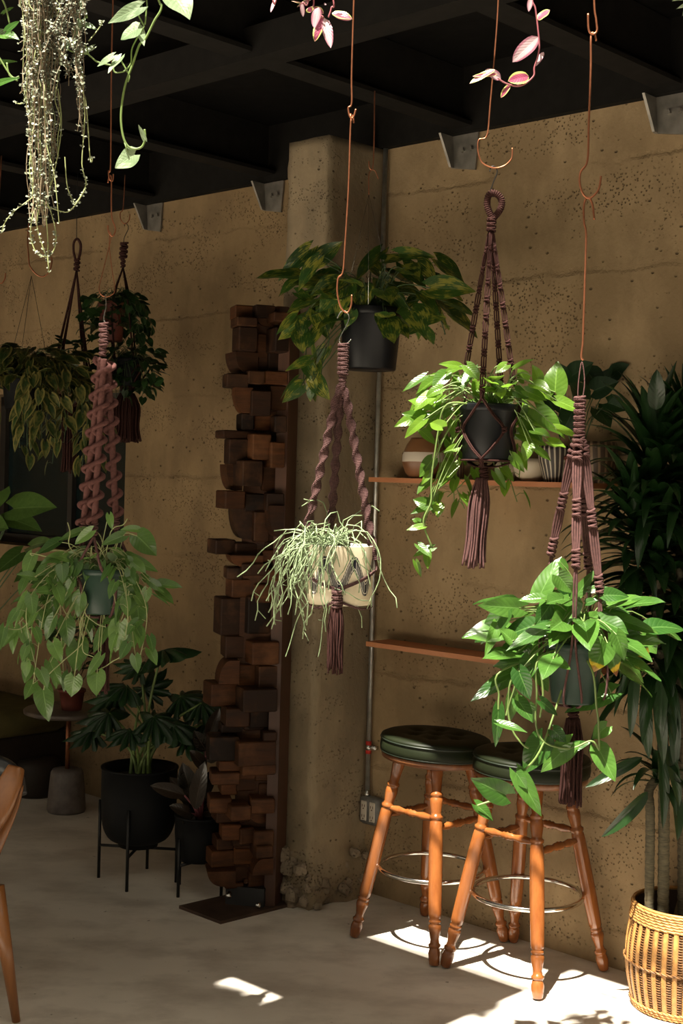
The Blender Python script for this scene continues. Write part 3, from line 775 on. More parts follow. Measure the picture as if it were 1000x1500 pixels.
def knot(mb, p, r=.011, d=V((0, 0, 1)), k=3, c=.003):
    d = V(d).normalized()
    for i in range(k):
        q = V(p) + d * ((i - (k - 1) / 2) * c * 1.7); f = frames([q - d * .01, q, q + d * .01])[1]; tl = .35 * (-1) ** i
        mb.tube([q + f[2] * (r * math.cos(t)) + f[3] * (r * .8 * math.sin(t)) + d * (tl * r * math.cos(t)) for t in [2 * PI * j / 14 for j in range(14)]], c, 6, closed=True)
def tassel(mb, top, bot, cnt, r0, r1, c=.0022):
    for i in range(cnt):
        an = 2.4 * i; q = math.sqrt((i + .5) / cnt); e = R.uniform(-.012, .01)
        a = top + V((math.cos(an) * r0 * q, math.sin(an) * r0 * q, 0)); b = bot + V((math.cos(an) * r1 * q, math.sin(an) * r1 * q, e))
        m1 = a.lerp(b, .3) + V((math.cos(an), math.sin(an), 0)) * (r1 * q * .25) + rv(.002); m2 = a.lerp(b, .7) + rv(.003)
        mb.tube(spline([a, m1, m2, b], 5), c, 5)
def wrap(mb, a, b, r, c=.0024, pair=True):
    """chained square-knot column"""
    pts = resample([V(a), V(b)], c * 2.3); fr = frames(pts); mb.tube([V(a), V(b)], r * .8, 8)
    for i, (p, d, n, bb) in enumerate(fr):
        s = (-1) ** i
        mb.tube([p + n * (r * math.cos(t)) + bb * (r * .85 * math.sin(t)) + d * (s * c * .7 * math.cos(t)) for t in [2 * PI * k / 12 for k in range(12)]], c, 5, closed=True)
# hooks --------------------------------------------------------------------
def hook_rod(label, pts, r=.0022, mat='copper', name='copper_hook', group='copper hooks that hang the planters'):
    pts = [V(p) for p in pts]; mb = MB(); mb.tube(spline(pts, 6), r, 8); o = obj(name, mb, mat, None, pts[-1]); return tag(o, label, 'hook', group)

#CENTER
# ------------------------------------------------------------------ middle hanger with the cream pot (3.3 m away)
D = 3.3; q = lambda x, y, d=0: P(x, y, D + d)
top = q(515, 140); topc = V((top.x, top.y, CEIL + .21))
hook_rod('upper copper rod in middle of photo, ending in a small hook', [topc, (topc + q(515, 100)) / 2, q(515, 100), q(515, 150), q(510, 158), q(512, 170), q(517, 172), q(521, 160)])
hook_rod('long lower copper rod with open hook above the cream pot', [q(518, 180, .006), q(517, 172, .006), q(513, 167, .006), q(514, 176), q(513, 190), q(510, 280), q(505, 360), q(502, 398), q(495, 408), q(494, 430), q(499, 450), q(508, 458), q(514, 448), q(515, 432)])
hook_rod('thin bright steel S hook above the cream pot hanger', [q(494, 466), q(499, 457, .002), q(506, 456, .002), q(511, 464), q(508, 475), q(497, 497), q(502, 505), q(508, 503), q(514, 497)], .0012, 'steel', 'steel_s_hook', None)
pc = P(497, 884, D); prt = .0815; hgt = .142
t = thing('macrame_plant_hanger', 'twisted aubergine macrame hanger carrying the cream patterned pot', 'plant hanger', q(502, 980), 'macrame plant hangers')
mb = MB(); wrap(mb, q(503, 504), q(502, 548), .0135, .0024); wrap(mb, q(502, 549), q(501, 568), .009, .0022); obj('loop', mb, 'rope', t)
ct = q(500, 566)
rimz = pc.z + hgt
ends = [(448, 782, .02, .5), (484, 778, .075, 1.8), (549, 820, -.02, 3.0), (520, 790, .08, .3)]
starts = [(493, 582), (498, 584), (507, 582), (503, 584)]
for (ex, ey, dd, ph), (sx, sy) in list(zip(ends, starts))[:3]:
    mb = MB(); a = q(sx, sy, dd * .1); m = q(sx + (ex - sx) * .4, sy + (ey - sy) * .4, dd * .45); b = q(ex, ey, dd)
    for z0, z1 in ((ct, a), (a, m), (m, b)):
        sinnet(mb, z0, z1, .0108, .0056, .083, .0036, .0020, ph); ph += 2 * PI * (z1 - z0).length / .083
    obj('sinnet', mb, 'rope', t)
mb = MB(); gk = q(494, 868, -.088); gk.z = PZ(494, 868, gk).z
for (ex, ey, dd, _) in ends[:3]:
    e = q(ex, ey, dd)
    for s in (-1, 1):
        a = e; ax = V((e.x - pc.x, e.y - pc.y, 0)).normalized(); rim = V((pc.x, pc.y, 0)) + ax * (prt + .008)
        if dd <= .03:
            p1 = V((rim.x, rim.y, rimz - .055))
            an0 = math.atan2(ax.y, ax.x); an1 = math.atan2(gk.y - pc.y, gk.x - pc.x)
            dA = (an1 - an0 + PI) % (2 * PI) - PI
            pts = [a, p1]
            for kk in range(1, 8):
                f = kk / 7; an = an0 + dA * f; rr = prt + .005; z = p1.z + (gk.z + .006 - p1.z) * f
                pts.append(V((pc.x + rr * math.cos(an), pc.y + rr * math.sin(an), z + s * .002)))
            mb.tube(spline(pts, 3), .0024, 6)
        else:
            mb.tube(spline([a, V((rim.x, rim.y, rimz - .06)), V((rim.x, rim.y, pc.z + .01)), V((pc.x, pc.y, pc.z - .006)) + ax * .03, gk + V((0, .02, -.02))], 4), .0024, 6)
for s in (-1, 1):
    mb.tube(spline([gk + V((0, 0, -.02)), V((pc.x + s * .05, pc.y - .06, pc.z - .006)), V((pc.x + s * .078, pc.y, pc.z - .005))], 5), .0028, 6)
obj('cradle_cord', mb, 'rope', t)
mb = MB(); wrap(mb, gk + V((0, -.004, .004)), gk + V((0, .0, -.034)), .013, .0026); obj('gathering_knot', mb, 'rope', t)
mb = MB(); tassel(mb, gk + V((0, .002, -.032)), PZ(497, 981, gk), 34, .012, .020, .0022); obj('tassel', mb, 'roped', t)
t = thing('potted_mistletoe_cactus', 'cream pot with black wavy band and dangling thin stemmed cactus', 'potted plant', pc)
mb = MB(); mb.lathe([(.001, 0), (.074, 0), (.0775, .004), (.0785, .03), (.0815, hgt - .004), (.0812, hgt)], pc, 64, None, .5, -PI / 2 + .2); obj('pot', mb, 'cream', t)
mb = MB(); mb.lathe([(.0812, hgt), (.0805, hgt + .0012), (.077, hgt), (.074, hgt - .03)], pc, 64); obj('rim', mb, 'creamin', t)
mb = MB(); mb.lathe([(.076, hgt - .018), (.04, hgt - .010), (.001, hgt - .008)], pc, 24); obj('soil', mb, 'soil', t)
mb = MB()
for i in range(104):
    an = R.uniform(0, 2 * PI); p = pc + V((-.02 + math.cos(an) * .045, math.sin(an) * .05, hgt - .008)); side = -1 if R.random() < .80 else R.choice((-1, 1))
    out = V((side * R.uniform(.3, 1), R.uniform(-1.0, .45), 0)); 
    if side > 0: out.x *= .6
    pts = [p]; L = R.uniform(.07, .25) if side < 0 else R.uniform(.04, .12); n = int(L / .022) + 2; d = (out * .7 + V((0, 0, R.uniform(.6, 1.3)))).normalized()
    for k in range(n):
        p = p + d * (.022 + .006 * R.random()); pts.append(p.copy()); d = (d + V((out.x * .10, out.y * .05, -.62)) + rv(.62)).normalized()
        rr = math.hypot(p.x - pc.x, p.y - pc.y)
        if rr < prt + .006 and p.z < rimz + .004:
            f = (prt + .008) / max(rr, .01); p = V((pc.x + (p.x - pc.x) * f, pc.y + (p.y - pc.y) * f, p.z)); pts[-1] = p.copy()
        if p.z < rimz - .16 and R.random() < .4: break
    mb.tube(pts, [.0012 + .0004 * (i % 2) for i in range(len(pts))], 5)
    if R.random() < .6 and len(pts) > 3:
        p = pts[-2]; mb.tube([p, p + rv(.02) + V((0, 0, -.012))], .0011, 4)
for pxs in ([(455, 800), (425, 806), (405, 820), (403, 812)], [(430, 815), (412, 812), (408, 824), (416, 850)], [(440, 850), (420, 862), (410, 892)], [(452, 880), (436, 905), (424, 945), (418, 962)], [(480, 880), (474, 900), (470, 940), (466, 962)], [(500, 790), (530, 800), (536, 830), (543, 860)], [(490, 862), (508, 868), (525, 878), (540, 880)], [(505, 790), (518, 820), (500, 850)], [(505, 794), (508, 780), (516, 776)], [(470, 790), (458, 772), (478, 766)]):
    dd = -.09 if pxs[0][0] < 500 and pxs[0][1] < 870 else -.085
    mb.tube(spline([q(x, y, dd + R.uniform(-.01, .01)) for x, y in pxs], 4), .0013, 5)
obj('cactus_stems', mb, 'cactus', t)

#BLACKPOT
# ------------------------------------------------------------------ black pot hanger (3.6 m)
D = 3.42
a = q(730, 0); tp = V((a.x, a.y, CEIL + .2))
hook_rod('copper rod with wide open hook above the black pot', [tp, (tp + q(729, 20)) / 2, q(728, 30), q(718, 150), q(713, 198), q(701, 205), q(700, 222), q(706, 238), q(722, 246), q(738, 243), q(749, 232), q(750, 217)], .0020)
hook_rod('small black S hook above the black pot hanger', [q(717, 251), q(719, 245, .003), q(724, 244, .003), q(728, 252), q(722, 268), q(718, 282), q(722, 288), q(728, 284)], .0014, 'blackwire', 'black_s_hook', None)
t = thing('macrame_plant_hanger', 'brown ladder knotted macrame hanger holding the black pot of pothos', 'plant hanger', q(704, 828), 'macrame plant hangers')
mb = MB(); lp = spline([q(720, 318), q(714, 304), q(714, 290), q(719, 283), q(727, 284), q(734, 292), q(733, 306), q(722, 320)], 6)
mb.tube(lp, .005, 8)
for p, d, n, bb in frames(resample(lp, .0048)): mb.tube([p + n * (.0068 * math.cos(u)) + bb * (.0068 * math.sin(u)) for u in [2 * PI * k / 10 for k in range(10)]], .0024, 5, closed=True)
wrap(mb, q(720, 320), q(719, 338), .0115, .0026); obj('loop', mb, 'roped', t)
bc = P(713, 676, D); br_, bh = .0705, .143; rz = bc.z + bh
rimk = [(682, 540, .06), (706, 570, -.075), (733, 560, .07), (752, 560, .0)]
hub0 = q(719, 338)
def ladder(mb, a, b, m, c=.0024, w=.006):
    L = (b - a).length; n = int(L / .045); d = (b - a).normalized(); X = d.cross(V((0, 1, 0))).normalized() * .8 + V((0, 1, 0)) * .3; X.normalize()
    for i in range(n):
        p0 = a.lerp(b, i / n); p1 = a.lerp(b, (i + 1) / n); ww = w * (.5 + .5 * min(1, i / 3))
        for s in (-1, 0, 1): mb.tube([p0, p0.lerp(p1, .2) + X * s * ww, p0.lerp(p1, .7) + X * s * ww, p1], c * .85, 5)
        knot(mb, p0.lerp(p1, .94), ww * 1.05, d, 4, c)
for (x, y, dd) in rimk:
    mb = MB(); ladder(mb, hub0 + V(((x - 719) * .0001, dd * .08, 0)), q(x, y, dd), 8); obj('sinnet', mb, 'roped', t)
mb = MB(); base = V((bc.x - .004, bc.y, bc.z - .012))
for (x, y, dd) in rimk:
    e = q(x, y, dd); an = math.atan2(e.y - bc.y, e.x - bc.x)
    for s in (-1, 1):
        an2 = an + s * PI / 4
        def on(an_, z, ex=.006):
            rr = .062 + (br_ - .062) * max(0, min(1, (z - bc.z) / bh)) + ex; return V((bc.x + rr * math.cos(an_), bc.y + rr * math.sin(an_), z))
        pts = [e, on(an, rz + .012, .008), on(an + s * PI / 8, rz - .03), on(an2, rz - .065), on(an + s * PI / 8, bc.z + .035), on(an, bc.z + .004, .004), base + V((math.cos(an) * .03, math.sin(an) * .03, 0)), base]
        for off in (-.0022, .0022): mb.tube(spline([p + V((off, off, off * .3)) for p in pts], 5), .0021, 5)
    for s in (1,): knot(mb, on(an + s * PI / 4, rz - .065, .008), .006, V((0, 0, 1)), 3, .0024)
for k in range(32):
    pass
mb.tube([V((bc.x + .066 * math.cos(2 * PI * k / 32), bc.y + .066 * math.sin(2 * PI * k / 32), bc.z + .002)) for k in range(32)], .0024, 5, closed=True)
obj('net', mb, 'roped', t)
mb = MB(); wrap(mb, base + V((-.006, 0, .004)), PZ(704, 704, base), .011, .0026); obj('gathering_knot', mb, 'roped', t)
mb = MB(); bb0 = q(706, 700); bb0.y = base.y; tassel(mb, V((base.x - .008, base.y, bb0.z)), V((base.x - .022, base.y - .005, PZ(700, 826, base).z)), 44, .013, .031, .0025); obj('tassel', mb, 'ropep', t)
t = thing('potted_pothos', 'bright green pothos trailing from a black plastic pot', 'potted plant', bc, 'hanging pothos plants')
open_pot('pot', bc, br_, .062, bh, 'blackpot', t, .003)
hub = bc + V((0, 0, bh - .01)); lf = MB(); st = MB()
L1 = [(155, 95, 55, 160, 42), (310, 50, 222, 35, 42), (250, 85, 190, 148, 70), (260, 75, 345, 40, 45), (230, 150, 155, 185, 55), (165, 175, 108, 245, 66), (148, 262, 20, 316, 66), (150, 290, 60, 365, 55), (140, 335, 215, 400, 52), (240, 195, 150, 225, 45), (230, 230, 175, 330, 50), (300, 410, 240, 432, 38), (190, 465, 133, 540, 66), (178, 525, 143, 575, 32), (180, 668, 105, 640, 62), (165, 675, 95, 702, 34), (140, 745, 100, 728, 40), (150, 760, 75, 772, 36),
      (345, 50, 400, 110, 60), (370, 60, 320, 150, 55), (735, 165, 745, 22, 112), (560, 55, 640, 12, 35), (600, 110, 570, 60, 60), (660, 110, 640, 45, 60), (655, 245, 775, 350, 100), (600, 270, 680, 380, 90), (580, 350, 700, 400, 70), (710, 385, 785, 405, 60), (620, 400, 600, 470, 60), (650, 420, 720, 470, 50), (520, 45, 470, 80, 50), (560, 160, 620, 190, 60), (610, 160, 700, 200, 60), (470, 130, 520, 170, 55), (500, 500, 560, 560, 50), (470, 520, 520, 600, 45), (545, 450, 600, 520, 50)]
spec_leaves(lf, st, L1, D - .02, 570, 520, 3.03, hub, dvar=.05, wsc=1.0)
L2 = [(165, 1370, 100, 1395, 30), (150, 1385, 150, 1440, 30), (110, 1415, 130, 1468, 22), (120, 1360, 165, 1400, 30)]
spec_leaves(lf, None, L2, D - .03, 560, 200, 2.273, dvar=.02)
st.tube(spline([hub, P(668, 590, D - .06), P(650, 598, D - .06), P(642, 630, D - .05), P(632, 700, D - .04), P(631, 735, D - .04), P(620, 765, D - .04), P(633, 803, D - .03)], 6), .0024, 6)
for (x0, y0, x1, y1) in ((644, 680, 640, 742), (665, 700, 680, 745), (690, 690, 655, 728), (745, 690, 757, 735), (765, 640, 760, 700), (660, 620, 665, 735)):
    s0 = P(x0, y0 - 60, D + .05); vine(lf, st, [hub, (hub + s0) / 2 + V((0, 0, .03)), s0, P(x0, y0, D + .05), P(x1, y1, D + .04)], .028, .035, .055, .0014)
bush(lf, st, hub, .17, 40, .05, .075, zmin=-.08, zmax=.10, clear=.085)
obj('foliage', lf, 'neon', t); obj('stems', st, 'stemg', t)

#RIGHTPOT
# ------------------------------------------------------------------ right-hand hanger (3.0 m)
D = 3.0
a = q(868, 0); tp = V((a.x, a.y, CEIL + .21))
hook_rod('topmost copper hook hanging from the roof on the right', [tp, (tp + q(870, -60)) / 2, q(870, -10), q(873, 30), q(874, 45), q(868, 50), q(862, 44), q(861, 20)], .0024)
hook_rod('middle copper rod with wide hook on the right', [q(873, 60, .004), q(871, 50, .004), q(866, 49, .004), q(865, 62), q(865, 100), q(862, 180), q(860, 235), q(850, 252), q(849, 270), q(855, 286), q(864, 290), q(876, 278), q(880, 258)], .0024)
hook_rod('lowest copper rod on the right, above the wrapped rope', [q(870, 322, .004), q(867, 298, .004), q(860, 289, .004), q(855, 300), q(855, 325), q(858, 345), q(856, 420), q(854, 480), q(853, 505), q(851, 522), q(854, 528)], .0024)
t = thing('macrame_plant_hanger', 'mauve macrame hanger in front of the right hand pothos', 'plant hanger', q(840, 1180), 'macrame plant hangers')
mb = MB(); wrap(mb, q(849, 582), q(848, 640), .0125, .0030); mb.tube(spline([q(846, 590), q(847, 560), q(852, 530), q(856, 560), q(852, 590)], 5), .0014, 5); obj('loop', mb, 'ropep', t)
pcr = P(840, 1028, D + .02); prr, phh = .066, .135
for (x1, y1, x2, y2, dd, kk) in ((838, 665, 806, 815, .02, 1), (845, 668, 843, 835, -.07, 2), (856, 662, 880, 880, -.02, 3), (850, 660, 862, 840, .07, 0)):
    mb = MB(); a = q(848, 640, dd * .1); b = q(x1, y1, dd * .3); c = q(x2, y2, dd); n = 2
    knot(mb, a.lerp(b, .4), .011, (b - a), 4, .0034); knot(mb, b, .010, (c - b), 4, .0034)
    pv = b
    for i, f in enumerate((.42, .86)):
        nx = b.lerp(c, f); d = (nx - pv).normalized(); X = d.cross(V((0, 1, 0))).normalized()
        for s in (-1.5, -.5, .5, 1.5): mb.tube([pv, pv.lerp(nx, .15) + X * s * .0052, pv.lerp(nx, .5) + X * s * .0058 + V((0, .002 * s, 0)), pv.lerp(nx, .88) + X * s * .004, nx], .0026, 6)
        ph = 0; knot(mb, nx, .0085, d, 4, .0034); e = nx + d * .020; knot(mb, e, .0085, d, 4, .0034); pv = e
    ax = V((c.x - pcr.x, c.y - pcr.y, 0)).normalized()
    for s in (-1, 1):
        mb.tube(spline([pv, c + V((s * .003, 0, -.03)), V((pcr.x, pcr.y, pcr.z + phh)) + ax * (prr + .01) + V((s * .004, 0, 0)), V((pcr.x, pcr.y, pcr.z + .01)) + ax * (.052) + V((s * .02, 0, 0)), V((pcr.x, pcr.y, pcr.z - .012))], 6), .0026, 6)
    obj('sinnet', mb, 'ropep', t)
mb = MB(); bs = V((pcr.x, pcr.y, pcr.z - .01)); wrap(mb, bs, bs + V((0, 0, -.03)), .012, .003); obj('gathering_knot', mb, 'roped', t)
mb = MB(); tassel(mb, bs + V((0, 0, -.028)), PZ(838, 1176, bs), 44, .014, .026, .0026); obj('tassel', mb, 'roped', t)
t = thing('potted_pothos', 'large glossy leaved pothos in green pot hanging over bar stools', 'potted plant', pcr, 'hanging pothos plants')
open_pot('pot', pcr, prr, .050, phh, 'greenpot', t, .003)
hub = pcr + V((0, 0, phh - .01)); lf = MB(); st = MB()
RA = [(345, 350, 440, 162, 90), (250, 408, 62, 396, 84), (180, 430, 68, 575, 88), (312, 490, 150, 548, 96), (388, 495, 190, 592, 72), (540, 478, 380, 474, 88), (400, 382, 325, 490, 84), (480, 360, 355, 352, 66), (350, 365, 245, 372, 50), (512, 352, 602, 228, 48), (575, 325, 685, 315, 36), (640, 350, 755, 350, 66), (645, 400, 758, 430, 60), (535, 480, 640, 425, 66), (625, 465, 755, 525, 105), (705, 460, 890, 522, 66), (812, 525, 880, 618, 92), (745, 540, 852, 640, 88, .9), (695, 530, 735, 650, 70), (645, 575, 590, 700, 118, .7), (655, 570, 710, 725, 92, 1.), (745, 632, 865, 697, 44), (405, 640, 487, 688, 60), (372, 580, 330, 770, 110, 1.), (672, 798, 455, 874, 104), (242, 695, 100, 745, 50), (215, 725, 28, 822, 76), (160, 620, 245, 640, 50), (150, 480, 95, 630, 50), (440, 200, 480, 240, 50), (430, 260, 495, 340, 80), (560, 385, 610, 370, 40), (280, 560, 250, 660, 80), (300, 640, 270, 760, 80), (220, 560, 160, 500, 70), (430, 380, 450, 440, 60), (250, 700, 300, 830, 80), (330, 700, 390, 790, 70)]
spec_leaves(lf, st, RA, D - .03, 680, 760, 3.125, hub, dvar=.07, wsc=1.12)
RB = [(232, 130, 222, 318, 58), (300, 60, 290, 200, 62), (330, 90, 400, 190, 72), (240, 200, 375, 240, 46), (440, 90, 525, 160, 52), (450, 275, 355, 448, 118), (580, 300, 440, 435, 100), (580, 325, 458, 425, 62), (500, 232, 565, 290, 66), (578, 322, 684, 288, 48), (760, 215, 690, 275, 76), (722, 325, 805, 482, 96), (265, 545, 103, 473, 112), (125, 598, 215, 672, 62), (330, 450, 447, 655, 84), (320, 440, 370, 520, 60), (380, 110, 400, 200, 60)]
spec_leaves(lf, None, RB, D - .06, 660, 1000, 3.333, dvar=.03, wsc=1.12)
def qq(x, y, d=-.06): return P(660 + x / 3.333, 1000 + y / 3.333, D + d)
for pts in ([(430, -120), (420, 60), (415, 200), (455, 290), (580, 322), (685, 285), (725, 330)], [(455, -100), (450, 60), (435, 170)], [(455, 290), (350, 440), (265, 545), (130, 600)], [(330, -60), (280, 100), (300, 230), (350, 300), (380, 320)], [(690, -60), (710, 110), (720, 190), (725, 330)], [(250, -60), (235, 60), (232, 130)], [(370, -80), (300, 60), (270, 160)]):
    st.tube(spline([hub] + [qq(*p) for p in pts], 6), .0024, 6, cap=False)
bush(lf, st, hub + V((.01, 0, 0)), .18, 56, .055, .10, zmin=-.10, zmax=.13, wr=.68, clear=.08)
obj('foliage', lf, 'pothos', t); obj('stems', st, 'stemg', t)

#LEFTPOT
# ------------------------------------------------------------------ left hanger with thick spirals (3.6 m)
D = 3.6
a = q(164, 60); tp = V((a.x, a.y, CEIL + .02))
hook_rod('thin copper rod behind the silvery vine, top left', [tp, (tp + q(163, 100)) / 2, q(163, 110), q(162, 240), q(159, 250), q(160, 262), q(165, 265), q(166, 255)], .0019)
hook_rod('copper rod with narrow hook above the spiral hanger', [q(158, 268, .004), q(160, 258, .004), q(163, 262), q(163, 300), q(164, 320), q(169, 335), q(165, 346), q(159, 340), q(158, 330)], .0019)
hook_rod('looped copper wire just above the spiral rope hanger', [q(160, 338), q(163, 345), q(160, 360), q(150, 400), q(145, 425), q(154, 435), q(166, 430), q(168, 420), q(164, 395), q(160, 360), q(161, 342)], .0011)
hook_rod('small shiny steel hook at top of the spiral hanger', [q(154, 432), q(155, 440), q(155, 450), q(152, 466), q(154, 472)], .0013, 'steel', 'steel_s_hook', None)
M['ropel'] = rope_mat('rose_brown_cotton_rope', (.125, .055, .048))
t = thing('macrame_plant_hanger', 'thick mauve spiral knotted hanger holding the heart leaved plant', 'plant hanger', q(150, 900), 'macrame plant hangers')
mb = MB(); wrap(mb, q(152, 474), q(152, 508), .0115, .0030); wrap(mb, q(151, 509), q(150, 522), .0085, .0028); obj('loop', mb, 'ropep', t)
for (x0, y0, x1, y1, dd, ph) in ((148, 526, 122, 770, .02, 0), (152, 526, 138, 768, -.045, 1.2), (158, 530, 170, 760, .03, 2.2)):
    mb = MB(); coil(mb, q(x0, y0, dd * .4), q(x1, y1, dd), .0160, .0056, .048, .0085, ph); obj('spiral_sinnet', mb, 'ropel', t)
hp = P(150, 898, D); hr, hh = .064, .118
mb = MB()
for (x1, y1, dd) in ((122, 770, .02), (138, 768, -.045), (170, 760, .03)):
    e = q(x1, y1, dd); wrap(mb, e, e + V((0, 0, -.03)), .009, .0028)
    e = e + V((0, 0, -.03)); an = math.atan2(e.y - hp.y, e.x - hp.x)
    for s in (-1, 1):
        an2 = an + s * 1.05
        mb.tube(spline([e, V((hp.x + (hr + .012) * math.cos(an + s * .5), hp.y + (hr + .012) * math.sin(an + s * .5), hp.z + hh + .004)), V((hp.x + (hr + .004) * math.cos(an2), hp.y + (hr + .004) * math.sin(an2), hp.z + hh - .04)), V((hp.x + .05 * math.cos(an2), hp.y + .05 * math.sin(an2), hp.z)), V((hp.x, hp.y, hp.z - .01))], 5), .0038, 6)
obj('cradle_cord', mb, 'ropep', t)
mb = MB(); b0_ = V((hp.x, hp.y, hp.z - .006)); wrap(mb, b0_, b0_ + V((0, 0, -.03)), .012, .003); tassel(mb, b0_ + V((0, 0, -.03)), b0_ + V((0, 0, -.20)), 24, .012, .022, .003); obj('tassel', mb, 'roped', t)
t = thing('potted_heartleaf_philodendron', 'heart leaved trailing plant in dark green pot, left side', 'potted plant', hp)
open_pot('pot', hp, hr, .052, hh, 'greenpot', t, .003)
hub = hp + V((0, 0, hh - .01)); lf = MB(); st = MB()
LA = [(132, 205, 95, 300, 62), (235, 150, 145, 200, 58), (330, 104, 228, 145, 38), (372, 105, 298, 160, 48), (340, 185, 265, 242, 52), (250, 236, 190, 315, 42), (558, 125, 640, 205, 96), (500, 125, 412, 160, 52), (522, 218, 648, 266, 56), (460, 195, 520, 250, 70), (522, 345, 430, 422, 78), (558, 395, 568, 502, 84), (330, 365, 315, 458, 70), (268, 468, 280, 577, 72), (430, 500, 378, 602, 56), (488, 480, 468, 602, 86), (530, 512, 548, 582, 52), (470, 460, 415, 480, 54), (408, 615, 350, 702, 42), (205, 640, 247, 732, 60), (320, 570, 300, 676, 92), (302, 700, 288, 782, 76), (395, 685, 390, 776, 80), (175, 752, 195, 882, 84), (125, 372, 48, 388, 34), (108, 375, 60, 492, 52), (216, 350, 150, 412, 38), (292, 312, 254, 396, 42), (198, 425, 154, 512, 46), (146, 440, 108, 500, 32), (58, 500, 48, 607, 46), (92, 500, 130, 595, 52), (218, 460, 180, 552, 54), (18, 498, -2, 592, 38), (445, 40, 455, 100, 32), (560, 100, 490, 95, 40), (280, 255, 230, 330, 55), (330, 210, 270, 190, 50), (190, 250, 140, 290, 50), (200, 380, 220, 470, 50), (260, 250, 300, 330, 50), (215, 560, 250, 640, 60), (540, 290, 520, 370, 60)]
spec_leaves(lf, st, LA, D - .04, 0, 740, 2.778, hub, dvar=.06, stemr=.0013)
def ql(x, y, d=-.05): return P(x / 2.778, 740 + y / 2.778, D + d)
for pts in ([(350, 420), (325, 490), (335, 560), (250, 640), (190, 700), (178, 752)], [(345, 420), (390, 480), (430, 495)], [(335, 560), (375, 615), (405, 615)], [(500, 570), (450, 640), (400, 670)], [(520, 300), (515, 400), (488, 480)], [(240, 300), (180, 330), (110, 380), (60, 490)], [(200, 330), (150, 420), (90, 500), (20, 500)], [(260, 380), (280, 460)], [(150, 200), (130, 205)], [(510, 220), (560, 380)], [(290, 180), (285, 110), (275, 70)], [(450, 110), (500, 80), (518, 55)]):
    st.tube(spline([hub] + [ql(*p) for p in pts], 6), .0014, 5, cap=False)
bush(lf, st, hub + V((-.02, 0, 0)), .16, 50, .04, .065, zmin=-.10, zmax=.06, wr=.66, stemr=.0012, clear=.09)
for k in range(13):
    an = R.choice((R.uniform(PI * .5, PI * 1.30), R.uniform(PI * .5, PI * 1.30), R.uniform(PI * 1.7, PI * 1.9))); o1 = V((math.cos(an), math.sin(an), 0)); o1.x -= .15
    vine(lf, st, [hub, hub + o1 * .09 + V((0, 0, .03)), hub + o1 * R.uniform(.13, .2) + V((0, 0, -.08)), hub + o1 * R.uniform(.12, .22) + V((0, 0, -R.uniform(.17, .30)))], .032, .035, .055, .0012, wr=.66)
obj('foliage', lf, 'heart', t); obj('stems', st, 'stempale', t)

#BACKPOT
# ------------------------------------------------------------------ variegated pothos hung in front of the pier (4.6 m)
D = 4.6
a = q(548, 160); tp = V((a.x, a.y, CEIL - .0))
hook_rod('dark copper rod with small double hook beside the pier', [tp, (tp + q(548, 170)) / 2, q(548, 190), q(547, 230), q(545, 248), q(541, 245), q(540, 236)], .0022)
hook_rod('small brass coloured hook holding the wire above black pot', [q(554, 262, .003), q(549, 250, .003), q(543, 250, .003), q(540, 258), q(540, 285)], .0018)
bp = P(541, 542, D); r_, h_ = .105, .205
t = thing('potted_pothos', 'variegated pothos in large black pot hanging before the pier', 'potted plant', bp, 'hanging pothos plants')
open_pot('pot', bp, r_, .088, h_, 'blackpot', t, .004)
mb = MB(); hk = q(540, 285)
for an in (.6, 2.7, 4.6): mb.tube([hk, bp + V((r_ * math.cos(an), r_ * math.sin(an), h_))], .0008, 4)
obj('hanging_wire', mb, 'steel', t)
hub = bp + V((0, 0, h_ - .01)); lf = MB(); st = MB()
BA = [(212, 135, 75, 266, 76), (245, 182, 358, 98, 84), (250, 180, 158, 305, 78), (520, 145, 408, 258, 84), (600, 150, 758, 158, 60), (768, 180, 890, 268, 90), (738, 300, 928, 305, 124), (330, 270, 218, 325, 90), (330, 300, 260, 400, 90), (200, 440, 72, 520, 82), (180, 440, 190, 520, 60), (215, 610, 108, 650, 66), (180, 720, 100, 790, 66), (235, 690, 300, 780, 80), (230, 700, 210, 790, 60), (700, 330, 775, 415, 70), (690, 330, 610, 400, 60), (560, 330, 640, 420, 90), (520, 260, 600, 350, 90), (620, 200, 720, 300, 100), (680, 190, 760, 260, 90), (450, 300, 440, 400, 100), (380, 290, 330, 430, 100), (480, 200, 560, 270, 90), (240, 400, 300, 520, 90), (400, 400, 370, 470, 60), (540, 180, 640, 160, 70), (160, 320, 240, 360, 60)]
spec_leaves(lf, st, BA, D - .06, 380, 320, 2.94, hub, dvar=.10, stemr=.002)
bush(lf, st, hub + V((.02, 0, .03)), .27, 60, .08, .14, zmin=-.10, zmax=.13, wr=.7, stemr=.002, up=.2)
def qb(x, y, d=-.04): return P(380 + x / 2.94, 320 + y / 2.94, D + d)
vine(lf, st, [hub, qb(330, 300), qb(240, 360), qb(180, 450), qb(200, 560), qb(190, 700), qb(220, 740)], .05, .07, .11, .0022)
vine(lf, st, [hub, qb(330, 320), qb(280, 420), qb(300, 520), qb(270, 620), qb(265, 760)], .06, .06, .10, .0022)
vine(lf, st, [hub, qb(700, 350), qb(770, 420), qb(800, 500)], .2, .03, .05, .002)
obj('foliage', lf, 'varie', t); obj('stems', st, 'stemd', t)

